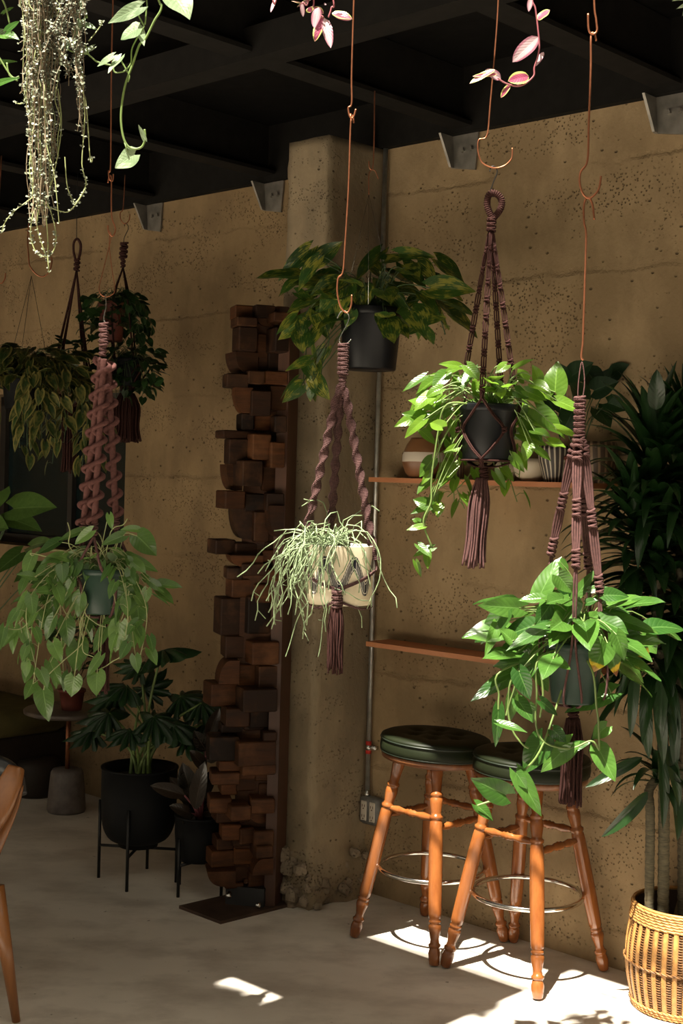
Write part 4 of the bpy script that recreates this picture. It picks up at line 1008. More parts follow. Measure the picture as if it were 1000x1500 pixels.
#FARLEFT
# ------------------------------------------------------------------ dim hangers along the recessed wall
D = 6.0
a = q(112, 330); tp = V((a.x, a.y, CEIL))
hook_rod('fine dark wire above the far round tray hanger', [tp, (tp + a) / 2, q(112, 348)], .0015, 'blackwire')
t = thing('macrame_plant_hanger', 'plain brown cord hanger with a round wooden tray, far left', 'plant hanger', q(104, 690), 'macrame plant hangers')
mb = MB(); mb.tube(spline([q(112, 385), q(108, 370), q(108, 356), q(113, 350), q(118, 358), q(117, 372), q(113, 385)], 5), .006, 6); wrap(mb, q(113, 380), q(112, 396), .012, .004); obj('loop', mb, 'roped', t)
tray = P(104, 574, D); mb = MB(); mb.lathe([(.001, -.014), (.10, -.014), (.107, -.008), (.107, .010), (.1, .014), (.001, .012)], tray, 36); obj('tray', mb, 'tray', t)
mb = MB()
for (x, dd) in ((90, -.05), (84, .05), (126, -.05), (122, .06)):
    e = P(x, 520, D + dd * 1.5); an = math.atan2(dd, x - 104)
    for s in (-1, 1): mb.tube(spline([q(112, 396), e + V((s * .004, 0, 0)), tray + V(((x - 104) * .0048 + s * .02, dd * 1.6, .02)), tray + V(((x - 104) * .0038 + s * .02, dd * 1.2, -.02)), tray + V((0, 0, -.07))], 4), .0042, 5)
obj('cords', mb, 'roped', t)
mb = MB(); tassel(mb, tray + V((0, 0, -.065)), PZ(104, 690, tray), 26, .02, .035, .0045); obj('tassel', mb, 'roped', t)
jq = tray + V((-.015, 0, .015)); t = thing('glass_jar', 'small glass jar of cuttings standing on the hanging tray', 'jar', jq)
mb = MB(); mb.lathe([(.001, 0), (.042, .0), (.046, .01), (.046, .12), (.04, .135), (.038, .135), (.043, .118), (.043, .012), (.001, .006)], jq, 24); obj('jar_glass', mb, 'jar', t)
lf = MB(); st = MB(); hb = jq + V((0, 0, .03))
for k in range(12):
    an = R.random() * 6.28; e = hb + V((math.cos(an) * R.uniform(.02, .11), math.sin(an) * .05, R.uniform(.10, .19))); st.tube(spline([hb, (hb + e) / 2 + V((0, 0, .03)), e], 4), .0018, 4)
    for j in range(3): lf.leaf(e, e + V((math.cos(an + j * 2) * .05, math.sin(an) * .03, .02 - .02 * j)), .014, rv() + V((0, -1, .5)), kind='ovate', rows=5, cols=4)
obj('foliage', lf, 'ivy', t); obj('stems', st, 'stemd', t)

a = q(182, 300); tp = V((a.x, a.y, CEIL))
hook_rod('dark rod with round hook on the recessed wall side', [tp, (tp + q(181, 302)) / 2, q(180, 306), q(176, 312), q(177, 322), q(183, 328), q(189, 322), q(190, 314)], .0022)
hook_rod('thin hook wire holding the long tasselled hanger', [q(182, 331), q(184, 327, .003), q(188, 334), q(182, 348), q(181, 358)], .0016, 'blackwire')
t = thing('macrame_plant_hanger', 'two tier brown cord hanger with long full tassel against wall', 'plant hanger', q(188, 645), 'macrame plant hangers')
mb = MB(); wrap(mb, q(182, 356), q(180, 378), .016, .0045); wrap(mb, q(180, 378), q(180, 392), .009, .004); obj('loop', mb, 'roped', t)
p1 = P(163, 500, D); p2 = P(186, 566, D - .03)
mb = MB()
for (x, dd) in ((168, -.06), (166, .06), (196, -.06), (200, .06)):
    for s in (-1, 1): mb.tube(spline([q(180, 392), q(x - 4 if x < 180 else x - 8, 450, dd), q(x, 530, dd), V((p2.x + (x - 182) * .0045 + s * .01, p2.y + dd, p2.z + .09)), p2 + V((s * .02, dd * .5, -.01)), p2 + V((0, 0, -.03))], 4), .0040, 5)
obj('cords', mb, 'roped', t)
mb = MB(); b_ = V((p2.x, p2.y, p2.z - .03)); tassel(mb, b_, PZ(190, 645, b_), 70, .03, .068, .0045); obj('tassel', mb, 'roped', t)
for (pp, r1, h1, lab, nme) in ((p1, .06, .17, 'ivy in a red brown pot, upper one on far hanger', 0), (p2, .07, .12, 'leafy ivy lower on the two tier far hanger', 1)):
    t = thing('potted_ivy', lab, 'potted plant', pp); open_pot('pot', pp, r1, r1 * .8, h1, 'terra' if nme == 0 else 'charpot', t, .003)
    lf = MB(); st = MB(); hb = pp + V((.0, 0, h1))
    bush(lf, st, hb, .12 if nme == 0 else .15, 110, .03, .055, zmin=-.16, zmax=.05, wr=.9, kind='heart', stemr=.0012)
    for k in range(7):
        an = R.uniform(0, 6.28); o1 = V((math.cos(an), math.sin(an) * .6, 0)); vine(lf, st, [hb, hb + o1 * .10 + V((0, 0, .0)), hb + o1 * .16 + V((0, 0, -.12)), hb + o1 * .14 + V((0, 0, -R.uniform(.13, .2)))], .025, .025, .045, .0012, wr=.9)
    obj('foliage', lf, 'ivy', t); obj('stems', st, 'stemd', t)
# big cream-edged trailing plant, far left
D = 5.7
pp = P(36, 600, D)
t = thing('potted_trailing_plant', 'wide bushy plant with cream edged leaves spilling at far left', 'potted plant', pp)
open_pot('pot', pp, .10, .08, .17, 'charpot', t, .003)
mb = MB(); hk = P(46, 404, D)
for an in (.5, 2.6, 4.7): mb.tube([hk, pp + V((.1 * math.cos(an), .1 * math.sin(an), .17))], .001, 4)
obj('hanging_wire', mb, 'blackwire', t)
lf = MB(); st = MB(); hb = pp + V((0, 0, .17))
bush(lf, st, hb, .25, 170, .06, .095, zmin=-.10, zmax=.10, wr=.62, stemr=.0016)
for k in range(34):
    an = R.uniform(0, 6.28); o1 = V((math.cos(an), math.sin(an) * .7, 0)); L = R.uniform(.16, .42); o1.x += .1
    vine(lf, st, [hb, hb + o1 * .14 + V((0, 0, .03)), hb + o1 * .24 + V((0, 0, -.1)), hb + o1 * R.uniform(.2, .32) + V((0, 0, -L))], .035, .055, .085, .0014, wr=.62)
obj('foliage', lf, 'edgeleaf', t); obj('stems', st, 'stemd', t)
a = P(58, 380, 5.7); tp = V((a.x, a.y, CEIL))
hook_rod('wide dark copper hook at upper left below the vine', [tp, P(42, 330, 5.7), P(42, 378, 5.7), P(45, 392, 5.7), P(55, 403, 5.7), P(64, 405, 5.7), P(72, 398, 5.7), P(76, 384, 5.7), P(75, 376, 5.7)], .003)
a = P(0, 330, 5.7); hook_rod('small dark hook at the left edge above the bushes', [V((a.x, a.y, CEIL)), P(-6, 380, 5.7), P(-4, 408, 5.7), P(2, 415, 5.7), P(7, 408, 5.7), P(8, 400, 5.7)], .003)
# large leaves beside the window, low left
D = 5.9; pp = P(30, 870, D); 
t = thing('potted_large_leaf_plant', 'dim plant with large pale green leaves beside the dark window', 'potted plant', V((pp.x, pp.y, G(30, 1185).z)))
bzt = PZ(40, 1052, G(66, 1160)).z + .065; hq = P(-75, 950, 6.1); hq.z = bzt; t.location = hq; WL[t.name] = hq
open_pot('pot', hq, .09, .07, .16, 'charpot', t)
lf = MB(); st = MB(); hb = hq + V((0, 0, .13))
for (bx, by, tx, ty, w) in ((20, 745, 80, 740, 52), (-20, 770, 10, 772, 40), (45, 800, 75, 790, 26), (30, 810, -10, 840, 30), (15, 760, 60, 775, 36), (60, 830, 20, 850, 30), (0, 720, -30, 760, 40)):
    B = P(bx, by, 6.1); lf.leaf(B, P(tx, ty, 6.0), w * 6 / F, V((R.uniform(-.3, .3), -.8, .6)), rows=9, cols=8); st.tube(spline([hb, (hb + B) / 2 + V((-.03, 0, .05)), B], 5), .003, 5)
obj('foliage', lf, 'heart', t); obj('stems', st, 'stemd', t)

#FURN
# ------------------------------------------------------------------ round side table, pot on it, bench
tb = G(97, 1188); tb.z = 0
t = thing('round_side_table', 'round brown table on copper pole with stone drum base', 'table', tb)
mb = MB(); mb.lathe([(.001, 0), (.088, 0), (.093, .012), (.085, .12), (.078, .19), (.070, .205), (.001, .208)], tb, 36); obj('base', mb, 'stone', t)
ttz = PZ(100, 1046, tb).z
mb = MB(); mb.tube([tb + V((0, 0, .2)), V((tb.x, tb.y, ttz))], .011, 12); obj('pole', mb, 'copper', t)
mb = MB(); mb.lathe([(.001, 0), (.19, 0), (.212, .008), (.214, .022), (.208, .028), (.001, .028)], V((tb.x, tb.y, ttz)), 48); obj('table_top', mb, 'tabletop', t)
tp = V((tb.x + .02, tb.y - .03, ttz + .028)); t = thing('potted_stemmed_plant', 'small terracotta pot with thin stems on the round table', 'potted plant', tp)
open_pot('pot', tp, .062, .048, .10, 'terra', t, .005)
lf = MB(); st = MB(); hb = tp + V((0, 0, .09))
for k in range(16):
    an = R.random() * 6.28; e = hb + V((math.cos(an) * R.uniform(.03, .12), math.sin(an) * .1, R.uniform(.1, .42))); st.tube(spline([hb, (hb + e) / 2 + rv(.02), e], 4), .003, 5)
    for j in range(4): lf.leaf(e, e + V((math.cos(an + j * 1.6), math.sin(an + j * 1.6), R.uniform(-.5, .4))) * .07, .022, V((0, -.5, 1)) + rv(.4), kind='ovate', rows=5, cols=4)
obj('foliage', lf, 'ivy', t); obj('stems', st, 'stemb', t)
# olive upholstered bench against the recessed wall
bu1 = uvz(G(66, 1160))[0]; bz = PZ(40, 1052, G(66, 1160)).z
t = thing('upholstered_bench', 'olive upholstered bench in the dark far left corner', 'bench', UVZ(bu1 - .8, .2, 0))
mb = MB(); mb.box(UVZ(bu1 - .9, .13, bz), (1.9, .5, .13), T, N, bev=.03); sharp(obj('seat_cushion', mb, 'olive', t), 60)
mb = MB(); mb.box(UVZ(bu1 - .9, .08, (bz - .065 + .10) / 2 + .0), (1.84, .42, bz - .065 - .10), T, N, bev=.01); obj('base', mb, 'darkwood', t, smooth=False)
for du in (-1.7, -.1):
    for dv in (-.08, .22):
        mb = MB(); mb.box(UVZ(bu1 + du, dv, .05), (.05, .05, .10), T, N); obj('foot', mb, 'darkwood', t, smooth=False)
pf = G(50, 1172); t2 = MB(); t2.lathe([(.001, 0), (.10, 0), (.12, .02), (.122, .16), (.105, .19), (.001, .195)], pf + V((-.02, .12, 0)), 30)
tag(obj('floor_pouf', t2, 'darkwood', None, pf), 'small dark brown pouf on floor in front of bench', 'pouf')

# armchair cut by the left edge
lb = G(24, 1497); t = thing('armchair', 'wood framed armchair with black leather, cut off by left edge', 'chair', V((lb.x - .3, lb.y + .1, 0)))
def bar(mb, pts, wds, th, flat):     # flat bar with rounded section
    sp = spline(pts, 5); n = len(sp); vs = []; fs = []; sg = 12
    for i, p in enumerate(sp):
        d = (sp[min(i + 1, n - 1)] - sp[max(i - 1, 0)]).normalized(); X = (flat - d * flat.dot(d)).normalized(); Y = d.cross(X); f = i / (n - 1) * (len(wds) - 1); k = min(int(f), len(wds) - 2); w = wds[k] + (wds[k + 1] - wds[k]) * (f - k)
        for j in range(sg):
            a = 2 * PI * j / sg; c, s = math.cos(a), math.sin(a)
            vs.append(p + X * (w / 2 * abs(c) ** .6 * (1 if c > 0 else -1)) + Y * (th / 2 * abs(s) ** .6 * (1 if s > 0 else -1)))
    for i in range(n - 1):
        for j in range(sg): fs.append((i * sg + j, i * sg + (j + 1) % sg, (i + 1) * sg + (j + 1) % sg, (i + 1) * sg + j))
    fs += [tuple(range(sg - 1, -1, -1)), tuple((n - 1) * sg + j for j in range(sg))]; mb.add(vs, fs)
ld = lb.y
c3 = lambda x, y, d=0: P(x, y, ld + d)
def tleg(a, b, r0, r1):
    mb = MB(); mb.tube([a, a.lerp(b, .5), b], [r0, (r0 + r1) / 2 + .002, r1], 14); return mb
l1 = V((lb.x - .10, lb.y + .0, .38)); a = V((lb.x, lb.y, 0)); topx = c3(-8, 1310)
obj('leg', tleg(a, V((topx.x, lb.y + .02, .40)), .012, .024), 'chairwood', t)
CX = V((.94, .34, 0)); CY = V((-.34, .94, 0)); cl = lambda dx, dy, z: V((lb.x, lb.y, z)) + CX * dx + CY * dy
for dx, dy in ((-.66, .0), (-.10, .55), (-.58, .55)):
    obj('leg', tleg(cl(dx, dy, 0), cl(dx + (.05 if dx < -.3 else -.05), dy, .40), .012, .024), 'chairwood', t)
mb = MB(); mb.box(cl(-.40, .26, .405), (.52, .54, .05), CX, CY, bev=.01); sharp(obj('seat_frame', mb, 'chairwood', t))
mb = MB(); mb.box(cl(-.40, .26, .47), (.50, .52, .09), CX, CY, bev=.03); sharp(obj('seat_cushion', mb, 'leather', t), 60)
mb = MB(); wz = c3(15, 1160, .10)
bar(mb, [c3(-20, 1225, .05), c3(0, 1185, .07), c3(16, 1145, .10), c3(24, 1124, .12)], [.05, .075, .075, .05], .035, V((1, 0, .35)).normalized()); obj('armrest', mb, 'chairwood', t)
mb = MB(); bar(mb, [c3(-90, 1150, .22), c3(-30, 1120, .22), c3(4, 1124, .22), c3(22, 1140, .22), c3(28, 1165, .2)], [.05, .06, .06, .05, .03], .05, V((0, 0, 1))); obj('back_pad', mb, 'leather', t)
mb = MB(); bar(mb, [c3(30, 1150, .15), c3(24, 1175, .14), c3(12, 1205, .12), c3(-10, 1260, .10), c3(-22, 1310, .1)], [.02, .024, .03, .03, .03], .02, V((1, 0, 0))); obj('back_post', mb, 'chairwood', t)

#PLANTERS
# ------------------------------------------------------------------ floor planters
def stand_planter(c, rad, zb, zt, rot, label, rleg, rnd=True, hoff=0):
    t = thing('planter', label, 'planter', c, 'black floor planters on wire stands')
    mb = MB(); h = zt - zb
    pr = [(.001, 0), (rad * .52, 0), (rad * .54, .05 * h), (rad * .62, .07 * h)] if rnd else [(.001, 0), (rad * .86, 0), (rad * .93, .02)]
    if rnd: pr += [(rad * (.62 + .36 * math.sin(a)), h * (.07 + .33 * (1 - math.cos(a)))) for a in [PI / 2 * k / 8 for k in range(1, 9)]]
    pr += [(rad, h * .6), (rad, h - .008), (rad + .004, h - .006), (rad + .004, h), (rad - .008, h), (rad - .01, h - .05)]
    mb.lathe(pr, V((c.x, c.y, zb)), 48); obj('pot', mb, 'charpot', t)
    mb = MB(); mb.lathe([(rad - .01, 0), (.001, .01)], V((c.x, c.y, zt - .05)), 30); obj('soil', mb, 'soil', t)
    for k in range(4):
        an = rot + k * PI / 2; p = V((c.x + rleg * math.cos(an), c.y + rleg * math.sin(an), 0)); mb = MB()
        mb.tube([p, p + V((0, 0, zb + (zt - zb) * .55))], .0065, 8); obj('leg', mb, 'blackwire', t)
    mb = MB()
    for k in (0, 1):
        an = rot + k * PI / 2; d = V((math.cos(an), math.sin(an), 0)) * rleg; mb.tube([V((c.x, c.y, zb - .008)) + d, V((c.x, c.y, zb - .008)) - d], .006, 8)
    obj('cross_bar', mb, 'blackwire', t)
    return t
f1 = [G(154, 1285), G(190, 1301), G(248, 1295), G(211, 1275)]
c1 = (f1[0] + f1[1] + f1[2] + f1[3]) / 4; rl = sum((f - c1).length for f in f1) / 4
r1 = .152; c1.z = 0
zb1 = P(205, 1243, c1.y - .05).z; zt1 = P(205, 1122, c1.y).z
rot1 = math.atan2(f1[1].y - c1.y, f1[1].x - c1.x)
stand_planter(c1, r1, max(zb1, .12), zt1, rot1, 'large black round bottomed planter on four thin legs', r1 + .008)
c2 = (G(252, 1315) + G(326, 1315)) / 2 + V((.0, .09, 0)); c2.z = 0
zb2 = P(285, 1262, c2.y - .05).z; zt2 = P(285, 1192, c2.y).z
stand_planter(c2, .105, zb2, zt2, math.radians(-130), 'smaller black cylinder planter on wire legs beside the totem', .118, False)
# split-leaf philodendron
def lobed(mb, c, d, n, R_, var=None, lobes=9):
    """deeply cut fan leaf: c = stalk end, d = direction of the main vein, n = face normal"""
    d = V(d).normalized(); S = d.cross(V(n)).normalized(); n = S.cross(d).normalized(); m = lobes * 8; rg = 5
    vs = [V(c)]; uvs = [(0, .5)]; fs = []
    for i in range(m + 1):
        th = -2.55 + 5.1 * i / m; ph = i / m * lobes; lob = abs(math.sin(PI * ph)) ** .7
        rr = R_ * (1.0 - .35 * abs(th) / 2.55) * (.30 + .70 * lob + .07 * math.sin(i * 2.3) * lob)
        for k in range(1, rg + 1):
            f = k / rg; p = V(c) + (d * math.cos(th) + S * math.sin(th)) * (rr * f) + n * (-.35 * R_ * f * f + .05 * R_ * math.sin(ph * 2 * PI) * f)
            vs.append(p); uvs.append((f, .5 + .3 * f))
    for i in range(m):
        a = 1 + i * rg; b = 1 + (i + 1) * rg; fs.append((0, b, a))
        for k in range(rg - 1): fs.append((a + k, b + k, b + k + 1, a + k + 1))
    mb.add(vs, fs, uvs, R.random() if var is None else var)
t = thing('split_leaf_philodendron', 'dark green plant with deeply cut leaves in large black planter', 'plant', V((c1.x, c1.y, zt1 - .05)))
lf = MB(); st = MB(); hb = V((c1.x, c1.y, zt1 - .045)); D1 = c1.y
for (x, y, dd, r, dx, dz) in ((238, 952, 0, .165, .3, .35), (185, 1005, -.05, .13, -.5, .2), (212, 1010, .1, .12, .1, .4), (160, 1045, -.05, .14, -.8, -.1), (225, 1050, -.12, .15, .4, -.2), (190, 1070, -.15, .11, -.4, -.3), (265, 1020, .05, .16, .8, .1), (295, 1030, -.02, .13, .9, .1), (300, 1060, 0, .12, .9, -.3), (250, 1060, -.1, .12, .5, -.4), (135, 1070, .05, .12, -.9, -.2), (205, 975, .12, .11, -.4, .3), (275, 1075, -.05, .13, .6, -.5), (170, 1020, .1, .13, -.6, .1)):
    c = P(x, y, D1 + dd); d = V((dx, R.uniform(-.5, .1), dz * .4)); nn = V((dx * .25, -.45, 1))
    lobed(lf, c, d, nn, r); h = hb + V((R.uniform(-.04, .04), R.uniform(-.04, .04), 0)); st.tube(spline([h, h.lerp(c, .5) + V((-(c.x - h.x) * .25, 0, .03)), c], 6), [.008 - .004 * i / 12 for i in range(13)], 6)
obj('foliage', lf, 'philo', t); obj('stems', st, 'stemg', t)
t = thing('rubber_plant', 'dark burgundy rubber plant in the smaller black planter', 'plant', V((c2.x, c2.y, zt2 - .05)))
lf = MB(); st = MB(); hb = V((c2.x, c2.y, zt2 - .045)); D2 = c2.y - .02
for (bx, by, tx, ty, w) in ((285, 1185, 268, 1120, 34), (286, 1185, 297, 1118, 26), (270, 1165, 222, 1150, 22), (280, 1192, 250, 1180, 18), (290, 1185, 325, 1165, 22), (285, 1195, 268, 1205, 14), (290, 1170, 312, 1130, 24), (282, 1175, 250, 1140, 24), (295, 1190, 330, 1185, 18), (300, 1100, 318, 1055, 26), (302, 1100, 285, 1072, 22), (302, 1115, 322, 1090, 24), (300, 1125, 280, 1100, 20), (305, 1080, 320, 1040, 20)):
    dd = R.uniform(-.08, .05); B = P(bx, by, D2 + dd); lf.leaf(B, P(tx, ty, D2 + dd - .05), w * D2 / F, V((R.uniform(-.4, .4), -1, .5)), kind='ovate', fold=.3, curl=.15, rows=9, cols=6)
    st.tube([hb, (hb + B) / 2 + V((0, 0, .02)), B], .004, 5)
obj('foliage', lf, 'rubber', t); obj('stems', st, 'stemp', t)

#DRACAENA
bk = G(1000, 1470); bk = V((bk.x + .012, bk.y, 0)) + N * .025; BR, BH = .172, .325
print('basket wall distance', (bk - A0).dot(N))
bd = (bk - A0).dot(N)
t = thing('wicker_basket', 'honey coloured wicker basket with vertical slats at right edge', 'basket', bk)
def bas_r(z): f = z / BH; return BR * (.90 + .13 * math.sin(PI * min(1, f * 1.05)) + .06 * f)
mb = MB(); mb.lathe([(.001, .004)] + [(bas_r(z) - .008, z) for z in [BH * k / 10 for k in range(11)]], bk, 48); obj('liner', mb, 'basketin', t)
mb = MB(); nz = 64
for i in range(nz):
    z = .03 + (BH - .075) * i / (nz - 1); r = bas_r(z); ph = (i % 2) * PI
    mb.tube([bk + V(((r + .0016 * math.sin(34 * a + ph)) * math.cos(a), (r + .0016 * math.sin(34 * a + ph)) * math.sin(a), z)) for a in [2 * PI * k / 136 for k in range(136)]], .0017, 4, closed=True)
obj('weave', mb, 'wickerw', t)
for k in range(34):
    a = 2 * PI * (k + .3) / 34; d = V((math.cos(a), math.sin(a), 0)); tt = V((-d.y, d.x, 0)); mb = MB(); vs = []; fs = []
    for i in range(13):
        z = .012 + (BH - .045) * i / 12; r = bas_r(z)
        for (s, o) in ((-1, 0), (-.8, .004), (.8, .004), (1, 0)): vs.append(bk + d * (r + o) + tt * (s * .0080) + V((0, 0, z)))
    for i in range(12):
        for j in range(3): fs.append((i * 4 + j, i * 4 + j + 1, (i + 1) * 4 + j + 1, (i + 1) * 4 + j))
    mb.add(vs, fs); obj('slat', mb, 'wicker', t)
def ring(z, off, r, w=0, n=40, tw=0, ph=0): return [bk + V(((bas_r(z) + off + w * math.sin(n * a + ph)) * math.cos(a), (bas_r(z) + off + w * math.sin(n * a + ph)) * math.sin(a), z + w * math.cos(n * a + ph) * tw)) for a in [2 * PI * k / 200 for k in range(200)]]
mb = MB()
for i in range(6):
    for s in (0, PI): mb.tube(ring(BH - .042 + i * .0082, .003, 0, .0016, 22, 1, s + i), .0036, 5, closed=True)
mb.tube(ring(BH + .006, -.001, 0), .005, 6, closed=True)
obj('rim_braid', mb, 'wicker', t)
mb = MB()
for s in (0, PI): mb.tube(ring(BH * .47, .005, 0, .0025, 30, 1, s), .0026, 5, closed=True)
obj('middle_band', mb, 'wickerw', t)
mb = MB()
for i in range(3):
    for s in (0, PI): mb.tube(ring(.008 + i * .008, .003, 0, .0025, 28, 1, s + i), .003, 5, closed=True)
obj('base_braid', mb, 'wicker', t)
t = thing('dracaena', 'tall dark leaved dracaena with ringed canes in wicker basket', 'plant', V((bk.x, bk.y, BH - .06)))
mb = MB(); mb.lathe([(BR - .01, 0), (.001, .012)], V((bk.x, bk.y, BH - .085)), 30); obj('soil', mb, 'soil', t)
lf = MB(); DY = bk.y
def dp(x, y, dd=0): return P(x, y, DY + dd)
canes = [((951, 1335, -.05), (952, 1200, -.05), (950, 1160, -.03), (962, 1140, -.02), .014), ((971, 1345, -.06), (972, 1150, -.05), (965, 950, -.03), (962, 760, 0), .017), ((1003, 1345, -.02), (1002, 1150, 0), (1000, 900, .0), (998, 700, .0), .021), ((1012, 1340, .05), (1020, 1100, .05), (1030, 900, .05), (1035, 760, .05), .018)]
for a_, b_, c_, d_, r in canes:
    p0 = dp(*a_); p0.z = BH - .08; pts = resample(spline([p0, dp(*b_), dp(*c_), dp(*d_)], 14), .012); rs = [r * (1 + .10 * (i % 2)) for i in range(len(pts))]
    mb = MB(); mb.tube(pts, rs, 12); obj('cane', mb, 'cane', t)
def head(p0, p1, cnt, l0, l1, w, dirup=(.1, 1.2)):
    for i in range(cnt):
        f = (i + .5) / cnt; p = p0.lerp(p1, f); an = i * 2.4 + R.uniform(-.3, .3); el = dirup[0] + (dirup[1] - dirup[0]) * f ** 2.0
        d = V((math.cos(an), math.sin(an), el + R.uniform(-.1, .2)))
        if (p - A0).dot(N) < .35 and d.dot(N) < 0: d = d - N * (d.dot(N) * 1.3) + V((0, 0, .3))
        lf.strap(p, d, None, R.uniform(l0, l1) * (1 - .25 * f * f), w * R.uniform(.8, 1.15), R.uniform(1.3, 2.6) * (1.15 - .75 * f))
head(dp(962, 1000), dp(958, 770), 90, .20, .36, .050, (-.3, .9)); head(dp(958, 770), dp(956, 645), 60, .22, .36, .052, (.0, 2.6))
head(dp(1002, 960, .02), dp(1003, 760, .02), 80, .24, .38, .052, (-.3, .9)); head(dp(1003, 770, .0), dp(1010, 640, .0), 60, .22, .36, .052, (.2, 2.6))
head(dp(1040, 900, .05), dp(1045, 700, .05), 60, .28, .40, .052, (-.2, 2.0))
head(dp(930, 850, -.03), dp(925, 720, -.03), 50, .18, .30, .044, (-.2, 2.2))
head(dp(960, 1150, -.03), dp(966, 1120, -.03), 15, .15, .24, .034, (.1, 1.2))
for (x, y, tx, ty, w) in ((948, 1160, 888, 1228, 22), (940, 1110, 862, 1150, 18), (985, 1150, 1000, 1230, 20), (960, 600, 962, 545, 26), (945, 1010, 948, 1110, 20), (985, 1000, 990, 1130, 20), (965, 1080, 980, 1215, 18), (970, 980, 965, 1090, 20), (930, 960, 925, 1080, 18), (975, 1090, 1000, 1180, 18), (960, 1000, 975, 1120, 20)):
    lf.leaf(dp(x, y, -.1), dp(tx, ty, -.16), w * DY / F * .95, V((R.uniform(-.6, .6), -1, .3)), kind='ovate', rows=12, cols=6, fold=.5, curl=.25)
off_wall(lf); obj('foliage', lf, 'drac', t)
# young pothos standing on the shelf
sp_ = on_shelf(848, .09); t = thing('potted_pothos', 'dark leaved pothos in brown pot standing on the shelf', 'potted plant', sp_, 'hanging pothos plants'); del t['group']
open_pot('pot', sp_, .05, .04, .09, 'terra', t, .003)
lf = MB(); st = MB(); hb = sp_ + V((0, 0, .08)); Ds = sp_.y
for (bx, by, tx, ty, w) in ((838, 550, 868, 530, 34), (870, 572, 905, 558, 36), (880, 560, 925, 535, 26), (855, 585, 835, 560, 36), (875, 600, 895, 625, 34), (825, 560, 815, 530, 30), (860, 545, 880, 572, 38), (905, 545, 935, 535, 20), (840, 600, 820, 640, 36), (890, 590, 918, 600, 30), (810, 600, 790, 560, 30)):
    dd = R.uniform(-.08, .05); B = P(bx, by, Ds + dd); lf.leaf(B, P(tx, ty, Ds + dd - .03), w * Ds / F, V((R.uniform(-.4, .4), -1, .5)), rows=8, cols=6); st.tube(spline([hb, (hb + B) / 2 + V((-.01, 0, .03)), B], 5), .002, 5)
off_wall(lf); off_wall(st); obj('foliage', lf, 'philo', t); obj('stems', st, 'stemd', t)

#TOP
# ------------------------------------------------------------------ vines hanging in from above, near the camera (2 m)
D = 2.0
def top_pot(px_, z, rad, t, dy=0):
    a = P(px_, 0, D + dy); c = V((a.x, a.y, z)); open_pot('pot', c, rad, rad * .8, rad * 1.5, 'terra', t, .003)
    mb = MB()
    for an in (.4, 2.5, 4.6): mb.tube([c + V((rad * math.cos(an), rad * math.sin(an), rad * 1.5)), V((c.x, c.y, CEIL + .0))], .001, 4)
    mb.tube([V((c.x, c.y, CEIL - .02)), V((c.x, c.y, CEIL + .24))], .003, 5); obj('hanging_wire', mb, 'copper', t); return c
c0 = P(80, 0, D); t = thing('string_of_hearts', 'silvery curtain of thin trailing vines with tiny leaves, top left', 'hanging plant', V((c0.x, c0.y, 2.46)))
c = top_pot(80, 2.46, .07, t)
st = MB(); st2 = MB(); lf = MB()
def strand(x0, x1, y1, dd, mbs, r=.0007, leafs=1.0, pts=None):
    if pts is None:
        pts = [V((c.x + R.uniform(-.05, .05), c.y + R.uniform(-.05, .05), 2.53)), P(x0, -20, D + dd)]
        n = 9
        for k in range(1, n + 1): f = k / n; pts.append(P(x0 + (x1 - x0) * f + R.uniform(-4, 4), -20 + (y1 + 20) * f, D + dd + R.uniform(-.008, .008)))
    else: pts = [P(x, y, D + dd + R.uniform(-.01, .01)) for x, y in pts]
    sp = spline(pts, 5); mbs.tube(sp, r, 4, cap=False)
    for i in range(6, len(sp)):
        if R.random() < .5 * leafs:
            for s in (-1, 1):
                d = V((s * R.uniform(.5, 1), R.uniform(-1, .5), R.uniform(-.4, .6))).normalized(); B = sp[i] + rv(.0008); ln = R.uniform(.003, .0055)
                lf.leaf(B, B + d * ln, ln * 1.0, V((0, -.7, .7)) + rv(.6), kind='ovate', rows=3, cols=2, fold=.1, curl=.1)
for k in range(34): strand(R.uniform(30, 85), R.uniform(38, 85), R.uniform(180, 330), R.uniform(-.04, .05), st2 if k % 2 else st, .0008)
for k in range(22): strand(R.uniform(34, 70), R.uniform(48, 72), R.uniform(260, 345), R.uniform(-.03, .03), st2, .0009, .8)
for k in range(12): strand(R.uniform(100, 128), R.uniform(112, 126), R.uniform(90, 200), R.uniform(-.03, .03), st2, .0007, 1)
for k in range(40): strand(R.uniform(25, 125), R.uniform(30, 120), R.uniform(60, 150), R.uniform(-.04, .05), st2, .0007, .7)
for pts in ([(60, 280), (40, 295), (20, 310), (8, 325), (2, 340)], [(60, 290), (48, 315), (45, 345), (52, 368), (65, 376), (78, 368), (82, 345), (76, 315), (66, 290)], [(66, 300), (70, 350), (70, 378), (72, 400)], [(64, 300), (84, 308), (100, 310), (114, 295), (126, 275)], [(95, 230), (98, 270), (104, 288), (110, 300)], [(85, 130), (90, 180), (84, 230), (72, 280)], [(120, 100), (124, 170), (120, 240), (126, 270), (110, 300)], [(130, 60), (146, 40), (150, 30)], [(35, 60), (34, 110), (36, 145), (30, 152), (22, 150)], [(112, 130), (125, 145), (132, 232), (136, 230)], [(58, 300), (54, 330), (62, 360), (70, 380)]):
    strand(0, 0, 0, 0, st, .0009, 1.3, pts)
obj('foliage', lf, 'sohleaf', t); obj('pale_vines', st, 'stempale', t); obj('brown_vines', st2, 'stemb', t)

